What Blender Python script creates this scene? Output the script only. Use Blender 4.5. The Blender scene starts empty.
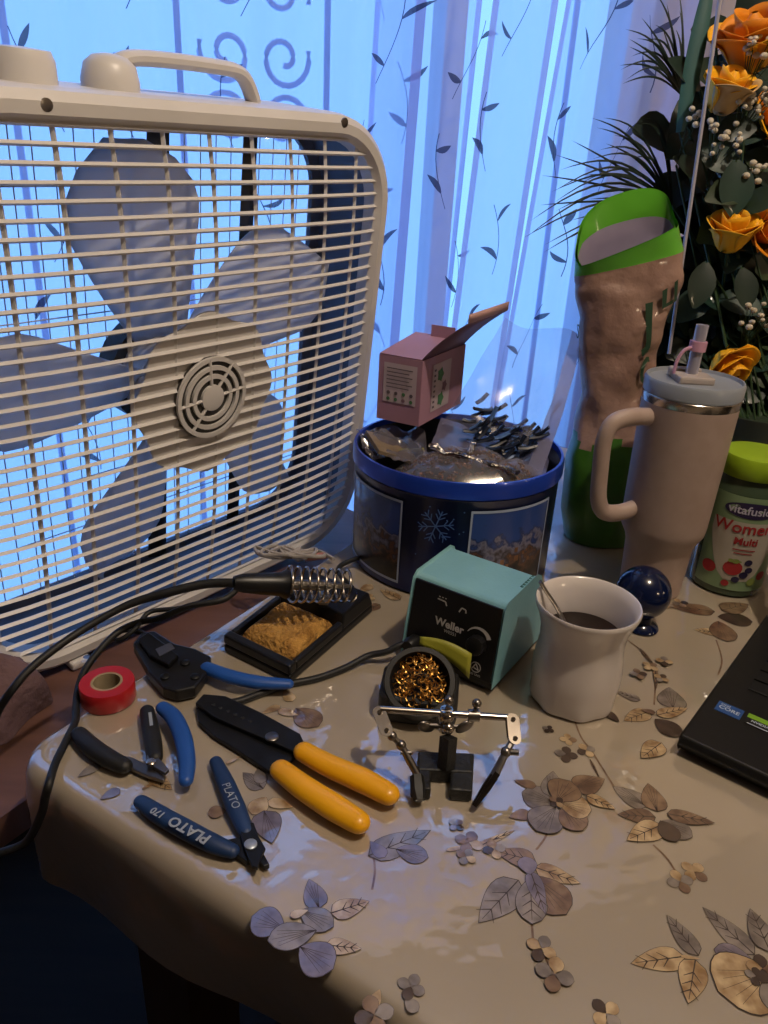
import bpy, bmesh, math, random
from mathutils import Vector, Matrix, noise
C = bpy.context.scene
COL = C.collection
PI = math.pi
TZ = 0.75                                   # height of the table top
def hexc(h):
    h = h.lstrip('#'); o = []
    for i in (0, 2, 4):
        c = int(h[i:i+2], 16) / 255
        o.append(c / 12.92 if c <= .04045 else ((c + .055) / 1.055) ** 2.4)
    return (*o, 1)

# ------------------------------------------------------------------ camera
pt, rl = math.radians(24.5), math.radians(3.0)
r0, u0 = Vector((1, 0, 0)), Vector((0, math.sin(pt), math.cos(pt)))
fw = Vector((0, math.cos(pt), -math.sin(pt)))
rc, uc = r0 * math.cos(rl) + u0 * math.sin(rl), u0 * math.cos(rl) - r0 * math.sin(rl)
cd = bpy.data.cameras.new('camera'); cam = bpy.data.objects.new('camera', cd); COL.objects.link(cam)
cd.sensor_fit = 'VERTICAL'; cd.sensor_height = 36; cd.sensor_width = 27; cd.lens = 36 * 760 / 1024
cd.clip_start = .02
M = Matrix.Identity(4)
for i in range(3):
    M[i][0], M[i][1], M[i][2] = rc[i], uc[i], -fw[i]
M.translation = (0, 0, TZ + .41)
cam.matrix_world = M
C.camera = cam
# ------------------------------------------------------------------ sky, lamps, exposure
w = bpy.data.worlds.new('sky'); C.world = w; w.use_nodes = True
bg = w.node_tree.nodes['Background']
bg.inputs[0].default_value = (.20, .47, 1.0, 1); bg.inputs[1].default_value = 1.9
C.view_settings.view_transform = 'Standard'; C.view_settings.look = 'None'
C.view_settings.exposure = 0; C.view_settings.gamma = 1; C.view_settings.use_curve_mapping = False
U, N, O = Vector((.906, .423, 0)), Vector((.423, -.906, 0)), Vector((-.19, 1.165, 0))
def W(s, n, z): return O + U * s + N * n + Vector((0, 0, z))     # wall frame: s along the window wall, n into the room
def lamp(name, loc, power, col, radius):
    l = bpy.data.lights.new(name, 'POINT'); l.energy = power; l.color = col; l.shadow_soft_size = radius
    o = bpy.data.objects.new(name, l); COL.objects.link(o); o.location = loc; return o
lamp('ceiling_bulb', (.50, .15, TZ + 1.60), 54, (1, .84, .66), .03)
lamp('side_bulb', (1.30, -.38, TZ + .52), 7, (1, .74, .48), .03)

# ------------------------------------------------------------------ materials
def mat(name, c1, c2=None, scale=20, rough=.5, metal=0, bump=0, bscale=None, coat=0, coat_rough=.1, coat_bump=0,
        trans=0, ior=1.45, stretch=(1, 1, 1), alpha=1, emit=0, sheen=0, detail=3, coat_ior=1.5):
    m = bpy.data.materials.new(name); m.use_nodes = True
    nt = m.node_tree; b = nt.nodes['Principled BSDF']
    a = hexc(c1) if isinstance(c1, str) else c1
    b.inputs['Roughness'].default_value = rough; b.inputs['Metallic'].default_value = metal
    b.inputs['Coat Weight'].default_value = coat; b.inputs['Coat Roughness'].default_value = coat_rough
    b.inputs['Transmission Weight'].default_value = trans; b.inputs['IOR'].default_value = ior
    b.inputs['Alpha'].default_value = alpha; b.inputs['Coat IOR'].default_value = coat_ior
    tc = nt.nodes.new('ShaderNodeTexCoord'); mp = nt.nodes.new('ShaderNodeMapping')
    mp.inputs['Scale'].default_value = stretch
    nt.links.new(tc.outputs['Object'], mp.inputs['Vector'])
    nz = nt.nodes.new('ShaderNodeTexNoise'); nz.inputs['Scale'].default_value = scale; nz.inputs['Detail'].default_value = detail
    nt.links.new(mp.outputs['Vector'], nz.inputs['Vector'])
    rp = nt.nodes.new('ShaderNodeValToRGB')
    d = hexc(c2) if c2 else tuple(x * .9 for x in a[:3]) + (1,)
    rp.color_ramp.elements[0].position = .35; rp.color_ramp.elements[1].position = .65
    rp.color_ramp.elements[0].color = a; rp.color_ramp.elements[1].color = d
    nt.links.new(nz.outputs['Fac'], rp.inputs['Fac']); nt.links.new(rp.outputs['Color'], b.inputs['Base Color'])
    def bmp(sc, st):
        n2 = nt.nodes.new('ShaderNodeTexNoise'); n2.inputs['Scale'].default_value = sc; n2.inputs['Detail'].default_value = 4
        nt.links.new(mp.outputs['Vector'], n2.inputs['Vector'])
        bu = nt.nodes.new('ShaderNodeBump'); bu.inputs['Strength'].default_value = st; bu.inputs['Distance'].default_value = .01
        nt.links.new(n2.outputs['Fac'], bu.inputs['Height']); return bu
    if bump: nt.links.new(bmp(bscale or scale, bump).outputs[0], b.inputs['Normal'])
    if coat_bump: nt.links.new(bmp(bscale or scale, coat_bump).outputs[0], b.inputs['Coat Normal'])
    return m
def sheer(name, col, alpha, transl=.5, rough=.9, gloss=0, grough=.12):
    """thin sheet: part see-through, part diffuse, part lit from behind"""
    m = bpy.data.materials.new(name); m.use_nodes = True; nt = m.node_tree; n = nt.nodes
    for q in list(n):
        if q.type != 'OUTPUT_MATERIAL': n.remove(q)
    out = [q for q in n if q.type == 'OUTPUT_MATERIAL'][0]
    c = hexc(col)
    nz = n.new('ShaderNodeTexNoise'); nz.inputs['Scale'].default_value = 30
    tcn = n.new('ShaderNodeTexCoord'); nt.links.new(tcn.outputs['Object'], nz.inputs['Vector'])
    rp = n.new('ShaderNodeValToRGB'); rp.color_ramp.elements[0].color = c; rp.color_ramp.elements[1].color = tuple(x * .93 for x in c[:3]) + (1,)
    nt.links.new(nz.outputs['Fac'], rp.inputs['Fac'])
    d = n.new('ShaderNodeBsdfDiffuse'); t = n.new('ShaderNodeBsdfTranslucent'); p = n.new('ShaderNodeBsdfTransparent')
    nt.links.new(rp.outputs[0], d.inputs[0]); nt.links.new(rp.outputs[0], t.inputs[0])
    m1 = n.new('ShaderNodeMixShader'); m1.inputs[0].default_value = transl
    nt.links.new(d.outputs[0], m1.inputs[1]); nt.links.new(t.outputs[0], m1.inputs[2])
    top = m1
    if gloss:
        g = n.new('ShaderNodeBsdfGlossy'); g.inputs['Roughness'].default_value = grough
        m3 = n.new('ShaderNodeMixShader'); m3.inputs[0].default_value = gloss
        nt.links.new(m1.outputs[0], m3.inputs[1]); nt.links.new(g.outputs[0], m3.inputs[2]); top = m3
    m2 = n.new('ShaderNodeMixShader'); m2.inputs[0].default_value = alpha
    nt.links.new(p.outputs[0], m2.inputs[1]); nt.links.new(top.outputs[0], m2.inputs[2])
    nt.links.new(m2.outputs[0], out.inputs[0])
    return m

# ------------------------------------------------------------------ mesh builder
class MB:
    def __init__(s): s.v = []; s.f = []; s.m = []
    def add(s, vs, fs, mi=0):
        o = len(s.v); s.v += [tuple(v) for v in vs]
        for f in fs: s.f.append([o + i for i in f]); s.m.append(mi)
        return s
    def box(s, c, d, mi=0, R=None):
        c = Vector(c); x, y, z = (q / 2 for q in d); vs = []
        for dz in (-z, z):
            for dx, dy in ((-x, -y), (x, -y), (x, y), (-x, y)):
                q = Vector((dx, dy, dz)); vs.append(c + (R @ q if R else q))
        return s.add(vs, [(3, 2, 1, 0), (4, 5, 6, 7), (0, 1, 5, 4), (1, 2, 6, 5), (2, 3, 7, 6), (3, 0, 4, 7)], mi)
    def tube(s, path, rad, seg=8, mi=0, flat=1, up=(0, 0, 1), cap=True, closed=False):
        P = [Vector(p) for p in path]; n = len(P); vs = []; up = Vector(up)
        for i, p in enumerate(P):
            a, b = (P[i-1], P[(i+1) % n]) if closed else (P[max(i-1, 0)], P[min(i+1, n-1)])
            t = (b - a).normalized()
            x = t.cross(up)
            if x.length < 1e-4: x = t.cross(Vector((.3, 1, .2)))
            x.normalize(); y = x.cross(t)
            r = rad[i] if isinstance(rad, (list, tuple)) else rad
            for k in range(seg):
                q = 2 * PI * k / seg; vs.append(p + x * r * math.cos(q) + y * r * flat * math.sin(q))
        fs = []
        for i in range(n if closed else n - 1):
            j = (i + 1) % n
            for k in range(seg):
                l = (k + 1) % seg; fs.append((i*seg+k, i*seg+l, j*seg+l, j*seg+k))
        if cap and not closed: fs += [tuple(range(seg))[::-1], tuple((n-1)*seg + k for k in range(seg))]
        return s.add(vs, fs, mi)
    def lathe(s, prof, seg=32, mi=0, M=None, cap0=True, cap1=True, mis=None, wob=None):
        vs = []
        for r, z in prof:
            for k in range(seg):
                q = 2 * PI * k / seg; rr = r + (wob(q, z) if wob else 0)
                p = Vector((rr * math.cos(q), rr * math.sin(q), z)); vs.append(M @ p if M else p)
        for i in range(len(prof) - 1):
            fs = [(i*seg+k, i*seg+(k+1) % seg, (i+1)*seg+(k+1) % seg, (i+1)*seg+k) for k in range(seg)]
            s.add([], [], 0)
            for f in fs: s.f.append([len(s.v) + q for q in f]); s.m.append(mis[i] if mis else mi)
        o = len(s.v); s.v += [tuple(v) for v in vs]
        if cap0: s.f.append([o + k for k in range(seg)][::-1]); s.m.append(mis[0] if mis else mi)
        if cap1: s.f.append([o + (len(prof)-1)*seg + k for k in range(seg)]); s.m.append(mis[-1] if mis else mi)
        return s
    def ball(s, c, r, seg=16, rings=10, mi=0, sc=(1, 1, 1), R=None):
        pr = [(max(r * math.sin(PI * i / rings), r * .01), -r * math.cos(PI * i / rings)) for i in range(rings + 1)]
        M_ = Matrix.Translation(c) @ (R.to_4x4() if R else Matrix.Identity(4)) @ Matrix.Diagonal((*sc, 1))
        return s.lathe(pr, seg, mi, M_)
    def prism(s, poly, z0, z1, mi=0, M=None):
        n = len(poly); vs = [Vector((p[0], p[1], z0)) for p in poly] + [Vector((p[0], p[1], z1)) for p in poly]
        a = sum(poly[i][0]*poly[(i+1) % n][1] - poly[(i+1) % n][0]*poly[i][1] for i in range(n))
        if M: vs = [M @ v for v in vs]
        fs = [tuple(range(n))[::-1], tuple(range(n, 2*n))] + [(i, (i+1) % n, n+(i+1) % n, n+i) for i in range(n)]
        if a < 0: fs = [f[::-1] for f in fs]
        return s.add(vs, fs, mi)
    def sheet(s, fn, nu, nv, mi=0, closed=False):
        vs = [fn(i / (nu if closed else nu - 1), j / (nv - 1)) for j in range(nv) for i in range(nu)]
        fs = []
        for j in range(nv - 1):
            for i in range(nu if closed else nu - 1):
                k = (i + 1) % nu; fs.append((j*nu+i, j*nu+k, (j+1)*nu+k, (j+1)*nu+i))
        return s.add(vs, fs, mi)
    def obj(s, name, mats, parent=None, smooth=40, bevel=0, loc=None, seg=2, solid=0):
        me = bpy.data.meshes.new(name)
        vs = s.v
        if loc is not None: vs = [(v[0]-loc[0], v[1]-loc[1], v[2]-loc[2]) for v in vs]
        me.from_pydata(vs, [], s.f); me.validate()
        for m in (mats if isinstance(mats, (list, tuple)) else [mats]): me.materials.append(m)
        if len(me.polygons) == len(s.m): me.polygons.foreach_set('material_index', s.m)
        if smooth:
            me.polygons.foreach_set('use_smooth', [True] * len(me.polygons)); me.set_sharp_from_angle(angle=math.radians(smooth))
        me.update()
        o = bpy.data.objects.new(name, me); COL.objects.link(o)
        if parent: o.parent = parent
        if loc is not None: o.location = loc
        if solid:
            q = o.modifiers.new('thickness', 'SOLIDIFY'); q.thickness = solid; q.offset = 0
        if bevel:
            q = o.modifiers.new('bevel', 'BEVEL'); q.width = bevel; q.segments = seg; q.limit_method = 'ANGLE'; q.angle_limit = math.radians(35)
        return o
def thing(name, label, cat, loc=(0, 0, 0), rz=0, group=None, rot=None):
    o = bpy.data.objects.new(name, None); COL.objects.link(o); o.empty_display_size = .03
    o.location = loc
    o.rotation_euler = rot if rot else (0, 0, rz)
    return tag(o, label, cat, group)
def tag(o, label, cat, group=None, kind=None):
    o['label'] = label; o['category'] = cat
    if group: o['group'] = group
    if kind: o['kind'] = kind
    return o
def struct(o): o['kind'] = 'structure'; return o
def stuff(o): o['kind'] = 'stuff'; return o
def lbl(o, t): o['label'] = t; return o
def rotm(x=0, y=0, z=0): return Matrix.Rotation(z, 3, 'Z') @ Matrix.Rotation(y, 3, 'Y') @ Matrix.Rotation(x, 3, 'X')
def smoothpath(pts, n=6):
    """Catmull-Rom through the points"""
    P = [Vector(p) for p in pts]; out = []
    for i in range(len(P) - 1):
        a, b, c, d = P[max(i-1, 0)], P[i], P[i+1], P[min(i+2, len(P)-1)]
        for k in range(n):
            t = k / n
            out.append(.5 * ((2*b) + (c-a)*t + (2*a-5*b+4*c-d)*t*t + (3*b-a-3*c+d)*t**3))
    return out + [P[-1]]
def text_geo(s, size, bold=0):
    cu = bpy.data.curves.new('t', 'FONT'); cu.body = s; cu.size = size; cu.align_x = 'CENTER'; cu.align_y = 'CENTER'
    cu.offset = bold; cu.resolution_u = 3
    o = bpy.data.objects.new('t', cu); COL.objects.link(o)
    me = bpy.data.meshes.new_from_object(o.evaluated_get(bpy.context.evaluated_depsgraph_get()))
    vs = [v.co.copy() for v in me.vertices]; fs = [tuple(p.vertices) for p in me.polygons]
    bpy.data.objects.remove(o); bpy.data.curves.remove(cu); bpy.data.meshes.remove(me)
    return vs, fs
def lettering(mb, s, size, fn, mi=0, bold=0):
    vs, fs = text_geo(s, size, bold)
    mb.add([fn(v.x, v.y) for v in vs], fs, mi)
def hsh(i, k=0):
    x = math.sin(i * 127.1 + k * 311.7) * 43758.5453; return x - math.floor(x)

# palette
plaster = mat('plaster', '#cbbba6', '#c2b19b', 6, .9, bump=.1, bscale=80)
plasterdark = mat('plaster_dark_low_bounce', '#4d4338', '#453c32', 6, .9)  # unseen walls coloured dark to cut bounce light onto the cloth
ceilm = mat('ceiling_paint', '#a0978b', None, 8, .9)
woodfloor = mat('floor_wood', '#140e0a', '#1d140e', 4, .95, stretch=(1, 12, 1))
whitewood = mat('painted_frame', '#c9cdd6', None, 5, .4)
iron = mat('painted_iron', '#8fa2dc', '#8598d2', 30, .5)
fanwhite = mat('fan_white_plastic', '#ccc8c6', '#c3bfbc', 10, .38)
fanblade = sheer('fan_blade_plastic', '#e6e6ea', 1.0, .42, gloss=.04, grough=.3)
fanshroud = mat('fan_shroud_shade', '#5f6470', '#565b66', 10, .5)  # inside shade put into the colour; the housing itself is white
fandark = mat('fan_dark_tone', '#3a3836', '#32302e', 10, .5)  # carries backlit darkness on the struts and shade behind the rosette slots
black = mat('black_plastic', '#0e0e10', '#141416', 30, .38)
blacksoft = mat('black_rubber', '#121213', '#181819', 30, .55)
chrome = mat('chrome', '#b8b0a6', '#a09890', 40, .2, 1)
steel = mat('brushed_steel', '#8f8a86', '#7b7672', 60, .32, 1)
# ------------------------------------------------------------------ the room
S0, S1, NB, HC, WN = -1.75, 1.75, 2.75, 2.5, -.14          # wall frame limits, ceiling, inner face of the window wall
OP0, OP1, OZ0, OZ1 = -1.15, .78, .25, 2.2                  # window opening
def wbox(mb, s0, s1, n0, n1, z0, z1, mi=0):
    vs = [W(s, n, z) for z in (z0, z1) for s, n in ((s0, n1), (s1, n1), (s1, n0), (s0, n0))]
    mb.add(vs, [(3, 2, 1, 0), (4, 5, 6, 7), (0, 1, 5, 4), (1, 2, 6, 5), (2, 3, 7, 6), (3, 0, 4, 7)], mi)
mb = MB(); wbox(mb, S0-.1, S1+.1, WN-.12, NB+.1, -.06, 0); struct(mb.obj('floor', woodfloor, smooth=0))
mb = MB(); wbox(mb, S0-.1, S1+.1, WN-.12, NB+.1, HC, HC+.06); struct(mb.obj('ceiling', ceilm, smooth=0))
mb = MB()
wbox(mb, S0, OP0, WN-.12, WN, 0, HC); wbox(mb, OP1, S1, WN-.12, WN, 0, HC)
wbox(mb, OP0, OP1, WN-.12, WN, 0, OZ0); wbox(mb, OP0, OP1, WN-.12, WN, OZ1, HC)
struct(mb.obj('wall_front', plaster, smooth=0))
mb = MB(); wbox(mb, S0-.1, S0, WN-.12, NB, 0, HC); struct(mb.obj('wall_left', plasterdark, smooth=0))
mb = MB(); wbox(mb, S1, S1+.1, WN-.12, NB, 0, HC); struct(mb.obj('wall_right', plaster, smooth=0))
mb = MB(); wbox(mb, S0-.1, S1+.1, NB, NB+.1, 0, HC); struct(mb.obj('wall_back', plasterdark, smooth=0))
# window: frame, mullions, panes, iron grille outside
win = thing('window_1', 'x', 'x'); del win['label'], win['category']; struct(win)
win.location = W((OP0+OP1)/2, WN-.06, OZ0); wo = Vector(win.location)
def wpart(mb, name, m, sm=0):
    o = mb.obj(name, m, win, smooth=sm); o.matrix_parent_inverse = Matrix.Translation(-wo); return o
mb = MB(); t = .05
for a in ((OP0, OP0+t, OZ0, OZ1), (OP1-t, OP1, OZ0, OZ1), (OP0+t, OP1-t, OZ0, OZ0+t), (OP0+t, OP1-t, OZ1-t, OZ1)):
    wbox(mb, a[0], a[1], WN-.10, WN-.03, a[2], a[3])
wpart(mb, 'window_frame', whitewood)
mull = [-.47, .38]
for s in mull:
    mb = MB(); wbox(mb, s-.02, s+.02, WN-.09, WN-.04, OZ0+t, OZ1-t); wpart(mb, 'mullion', whitewood)
gl = sheer('window_glass', '#dfe8f5', .06, .5, gloss=.6, grough=.02)
ed = [OP0+t, mull[0]-.02, mull[0]+.02, mull[1]-.02, mull[1]+.02, OP1-t]
for i in range(3):
    mb = MB(); wbox(mb, ed[2*i], ed[2*i+1], WN-.067, WN-.063, OZ0+t, OZ1-t); wpart(mb, 'pane', gl)
for i in range(8):                                        # grille: upright bars with a scroll between them
    s = OP0 + .06 + i * .26
    if s > OP1 - .03: break
    mb = MB(); mb.tube([W(s, WN-.2, OZ0+.02), W(s, WN-.2, OZ1-.02)], .006, 6); wpart(mb, 'grille_bar', iron, 40)
for i in range(3):
    s = OP0 + .19 + i * .52
    if s > OP1 - .06: break
    mb = MB()
    for zc in (1.27, 1.47, 1.67):
        for sg, sd in ((-1, -1), (1, -1), (-1, 1), (1, 1)):
            pts = []
            for k in range(26):
                q = k / 25 * 2.6 * PI; r = .010 + .040 * k / 25
                pts.append(W(s + sd*.050 + sd*math.sin(q) * r * .95, WN-.2, zc + sg * .05 - sg * math.cos(q) * r))
            mb.tube(pts, .005, 5)
    wpart(mb, 'grille_scroll', iron, 40)
mb = MB(); wbox(mb, OP0-.04, OP1+.04, WN, WN+.06, OZ0-.03, OZ0); struct(mb.obj('trim_1', whitewood, smooth=0))

# sheer curtains
lace = sheer('sheer_lilac_voile', '#bac6f6', .42, .82)
hem = sheer('voile_hem', '#b7b4e6', .70, .6)
vine = sheer('slate_embroidery', '#3a4368', .86, .3)
def fold(s, z, ph, amp):
    a = .55 + .45 * math.sin(3.1 * s + ph)
    zz = .9 + .1 * math.sin(2 * z + ph)
    return amp * zz * (a * math.sin(2*PI*s/.135 + 2.6*math.sin(4.3*s+ph)) + .18 * math.sin(2*PI*s/.057 + ph + .5*math.sin(2*z)))
def curtain(s0, s1, ph, n0, amp, label, lean, seed, vines):
    t = thing('sheer_curtain', label, 'curtain', W((s0+s1)/2, n0, .5), group='sheer curtain panels at the window')
    inv = Matrix.Translation(-Vector(t.location))
    def pos(s, z, d=0):
        return W(s + lean*(z-1.2), n0 + fold(s, z, ph, amp) + d, z)
    nu = int((s1-s0)/.006); z0, z1 = .27, 2.28
    mb = MB(); mb.sheet(lambda a, b: pos(s0+(s1-s0)*a, z0+(z1-z0)*b), nu, 24)
    o = mb.obj('voile', lace, t, smooth=180); o.matrix_parent_inverse = inv
    for e0, e1 in ((s0, s0+.010), (s1-.010, s1)):
        mb = MB(); mb.sheet(lambda a, b: pos(e0+(e1-e0)*a, z0+(z1-z0)*b, .0012), 4, 24)
        o = mb.obj('side_hem', hem, t, smooth=180); o.matrix_parent_inverse = inv
    mb = MB(); rnd = random.Random(seed)
    def leaf(s, z, ang, L, wd):
        d = (math.cos(ang), math.sin(ang)); n = (-d[1], d[0]); K = 6; bend = rnd.uniform(-.25, .25)
        rows = []
        for k in range(K + 1):
            q = k / K; hw = wd * math.sin(PI * min(1, q*.94+.05)) ** .8 * (1 - .25*q)
            c = bend * L * q * (1-q) * 2
            cs, cz = s + d[0]*L*q + n[0]*c, z + d[1]*L*q + n[1]*c
            rows.append([pos(cs + n[0]*h*hw, cz + n[1]*h*hw, .0025) for h in (-1, 0, 1)])
        o_ = [p for r in rows for p in r]
        mb.add(o_, [(3*k+j, 3*k+j+1, 3*k+4+j, 3*k+3+j) for k in range(K) for j in (0, 1)])
    for i in range(vines):
        s = s0 + (s1-s0) * (i + .5 + rnd.uniform(-.25, .25)) / vines; z = .62 + rnd.uniform(0, .12); q = rnd.uniform(0, 6)
        pts = []
        while z < 2.15:
            s_ = s + .035 * math.sin(z * 16 + q)
            pts.append((s_, z)); z += .012
        run = 0
        for k in range(len(pts) - 1):
            run = (run + 1) % 13
            if run < 9:
                a, b = pts[k], pts[k+1]; h = .0007
                mb.add([pos(a[0]-h, a[1], .002), pos(a[0]+h, a[1], .002), pos(b[0]+h, b[1], .002), pos(b[0]-h, b[1], .002)], [(0, 1, 2, 3)])
            if run in (2, 7):
                sd = 1 if (k // 6) % 2 else -1
                leaf(pts[k][0], pts[k][1], PI/2 - sd * rnd.uniform(.45, 1.3), rnd.uniform(.028, .042), rnd.uniform(.0036, .0060))
    o = stuff(mb.obj('embroidered_vines', vine, t, smooth=0)); o.matrix_parent_inverse = inv
    return t
curtain(-1.12, .225, .3, .00, .022, 'wide sheer lilac curtain panel behind the white box fan', .03, 3, 9)
curtain(.165, .335, 1.7, -.035, .014, 'narrow sheer curtain panel right of the fan, above the pink carton', .03, 8, 2)
curtain(.325, .440, 2.2, .005, .012, 'slim sheer curtain panel between pink carton and the bright slit', .05, 21, 1)
curtain(.446, .80, 4.1, .005, .024, 'sheer lilac curtain panel behind the kraft bag and palm fronds', .075, 12, 3)
mb = MB(); mb.tube([W(-1.25, -.005, 2.3), W(.90, -.005, 2.3)], .011, 12)
o = mb.obj('curtain_rod', whitewood); tag(o, 'white curtain rod along the top of the window', 'rod')

# ------------------------------------------------------------------ table, bench
oak = mat('dark_wood', '#3a2618', '#2b1b10', 5, .45, stretch=(1, 9, 1))
Ut, Vt, A0 = Vector((.515, .857, 0)), Vector((.857, -.515, 0)), Vector((-.266, .431, 0))
TL, TW = .95, 1.30
def tab(a, b, z=TZ): return A0 + Ut*a + Vt*b + Vector((0, 0, z))      # a along the left edge, b along the near edge
def tbox(mb, a0, a1, b0, b1, z0, z1):
    vs = [tab(a, b, z) for z in (z0, z1) for a, b in ((a0, b0), (a0, b1), (a1, b1), (a1, b0))]
    mb.add(vs, [(3, 2, 1, 0), (4, 5, 6, 7), (0, 1, 5, 4), (1, 2, 6, 5), (2, 3, 7, 6), (3, 0, 4, 7)])
tt = thing('table', 'dark wooden table hidden under the floral cloth', 'table', tab(TL/2, TW/2, 0))
inv = Matrix.Translation(-Vector(tt.location))
mb = MB(); tbox(mb, .012, TL-.012, .012, TW-.012, TZ-.032, TZ-.003); mb.obj('table_top', oak, tt, 0).matrix_parent_inverse = inv
mb = MB()
for a in ((.05, .07, .07, TW-.07), (TL-.07, TL-.05, .07, TW-.07), (.07, TL-.07, .05, .07), (.07, TL-.07, TW-.07, TW-.05)):
    tbox(mb, *a, TZ-.11, TZ-.032)
mb.obj('apron', oak, tt, 0).matrix_parent_inverse = inv
for a in (.05, TL-.11):
    for b in (.05, TW-.11):
        mb = MB(); tbox(mb, a, a+.06, b, b+.06, 0, TZ-.032); mb.obj('leg', oak, tt, 0).matrix_parent_inverse = inv

clothm = mat('satin_tablecloth_under_vinyl', '#a09380', '#968976', 5, .55, coat=1, coat_rough=.04, coat_bump=.6, bscale=8, detail=2, coat_ior=2.6)
tc = thing('tablecloth', 'beige floral tablecloth with bronze foil flowers under clear vinyl', 'tablecloth', tab(TL/2, TW/2))
tinv = Matrix.Translation(-Vector(tc.location))
per = []
def corner(a, b, q0):
    for k in range(7):
        q = q0 + PI/2*k/6; per.append((a + .03*math.cos(q), b + .03*math.sin(q), math.cos(q), math.sin(q)))
def side(a0, b0, a1, b1, na, nb, n):
    for k in range(1, n): per.append((a0+(a1-a0)*k/n, b0+(b1-b0)*k/n, na, nb))
corner(.03, .03, PI); side(0, .03, 0, .03, 0, 0, 0)
per2 = per; per = []
corner(.03, .03, PI)                       # near left
# order: near-left corner runs from the left edge (a small) to ... walk with increasing b along a=0, then up b=TW, back along a=TL, down b=0
per = []
def walk(pts):
    for p in pts: per.append(p)
n1 = 60
walk([(.03-.03*math.cos(q), .03-.03*math.sin(q), -math.cos(q), -math.sin(q)) for q in [PI/2-PI/2*k/8 for k in range(9)]])
walk([(0, .03+(TW-.06)*k/n1, -1, 0) for k in range(1, n1)])
walk([(.03-.03*math.cos(q), TW-.03+.03*math.sin(q), -math.cos(q), math.sin(q)) for q in [PI/2*k/8 for k in range(9)]])
walk([(.03+(TL-.06)*k/40, TW, 0, 1) for k in range(1, 40)])
walk([(TL-.03+.03*math.sin(q), TW-.03+.03*math.cos(q), math.sin(q), math.cos(q)) for q in [PI/2*k/8 for k in range(9)]])
walk([(TL, TW-.03-(TW-.06)*k/n1, 1, 0) for k in range(1, n1)])
walk([(TL-.03+.03*math.cos(q), .03-.03*math.sin(q), math.cos(q), -math.sin(q)) for q in [PI/2*k/8 for k in range(9)]])
walk([(TL-.03-(TL-.06)*k/40, 0, 0, -1) for k in range(1, 40)])
mb = MB(); prof = [(-.012, 0), (-.005, -.0008), (0, -.004), (.0035, -.012), (.005, -.035), (.004, -.075), (.002, -.105), (.000, -.128)]
n = len(per); vs = []
for j, (d, z) in enumerate(prof):
    for i, (a, b, na, nb) in enumerate(per):
        wv = max(0, (j-3)/4) * (.006*math.sin(i*.55) + .004*math.sin(i*.23+1))
        if na > .5: wv *= .4
        vs.append(tab(a + na*(d+wv), b + nb*(d+wv), TZ + z*(1 if z > -.02 else 1-.26*min(1, max(0, b-.03)/.18)) + max(0, (j-5)) * .003*math.sin(i*.3)))
fs = [(j*n+i, (j+1)*n+i, (j+1)*n+(i+1) % n, j*n+(i+1) % n) for j in range(len(prof)-1) for i in range(n)]
fs.append(tuple(range(n)))
mb.add(vs, fs); o = mb.obj('cloth', clothm, tc, smooth=60); o.matrix_parent_inverse = tinv
FKW = dict(coat=1, coat_ior=1.9, coat_rough=.06, coat_bump=.3, bscale=9)
foils = {
 'bronze': mat('foil_bronze', '#8f745a', '#62493a', 70, .42, .35, **FKW),
 'silver': mat('foil_silver', '#9a8f84', '#6f655e', 70, .40, .45, **FKW),
 'gold': mat('foil_gold', '#d6bc92', '#94744f', 80, .36, .45, **FKW),
 'dark': mat('foil_umber', '#4a382d', '#382a22', 60, .45, .3, **FKW),
 'lilac': mat('foil_lilac', '#8b808a', '#665d69', 70, .4, .4, **FKW),
}
ink = mat('print_outline', '#3f3128', '#2e231c', 60, .5, coat=.4)
FK = list(foils); FM = [foils[k] for k in FK] + [ink]
def petal(mb, base, tip, wr, kind, lay, round_=False):
    b, t_ = Vector(base), Vector(tip); d = t_ - b; L = d.length; d /= L; nn = Vector((-d.y, d.x, 0))
    def outline(g, z):
        out = []
        K = 9
        for sg in (1, -1):
            for k in range(K + 1):
                q = k / K if sg > 0 else 1 - k / K
                if sg < 0 and k in (0, K): continue
                hw = (math.sin(PI * q ** (.62 if not round_ else 1.25)) ** (.85 if not round_ else .6)) * wr * L * .5
                out.append(b + d * (L*q*(1+2*g) - L*g) + nn * sg * hw * (1 + 2.2*g) + Vector((0, 0, z)))
        return out
    z = .0004 + lay * .00016
    o1 = outline(.018, z); mb.add(o1[::-1], [tuple(range(len(o1)))], len(FK))
    o2 = outline(0, z + .00008); mb.add(o2[::-1], [tuple(range(len(o2)))], FK.index(kind))
    if L > .02:
        h = .0004 if wr < .62 else .0002
        def vein(p, q_):
            e = (q_-p).normalized(); m_ = Vector((-e.y, e.x, 0))
            vv = [p - m_*h, p + m_*h, q_ + m_*h*.4, q_ - m_*h*.4]
            mb.add([v + Vector((0, 0, z+.00016)) for v in vv], [(3, 2, 1, 0)], len(FK))
        vein(b, b + d*L*.92)
        if wr >= .62:
            for sg in (-1, -.5, .5, 1): vein(b, b + d*L*.8 + nn*sg*wr*L*.28)
            return
        for k in (.3, .5, .7):
            for sg in (-1, 1): vein(b + d*L*k, b + d*L*(k+.16) + nn*sg*wr*L*.3)
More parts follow.
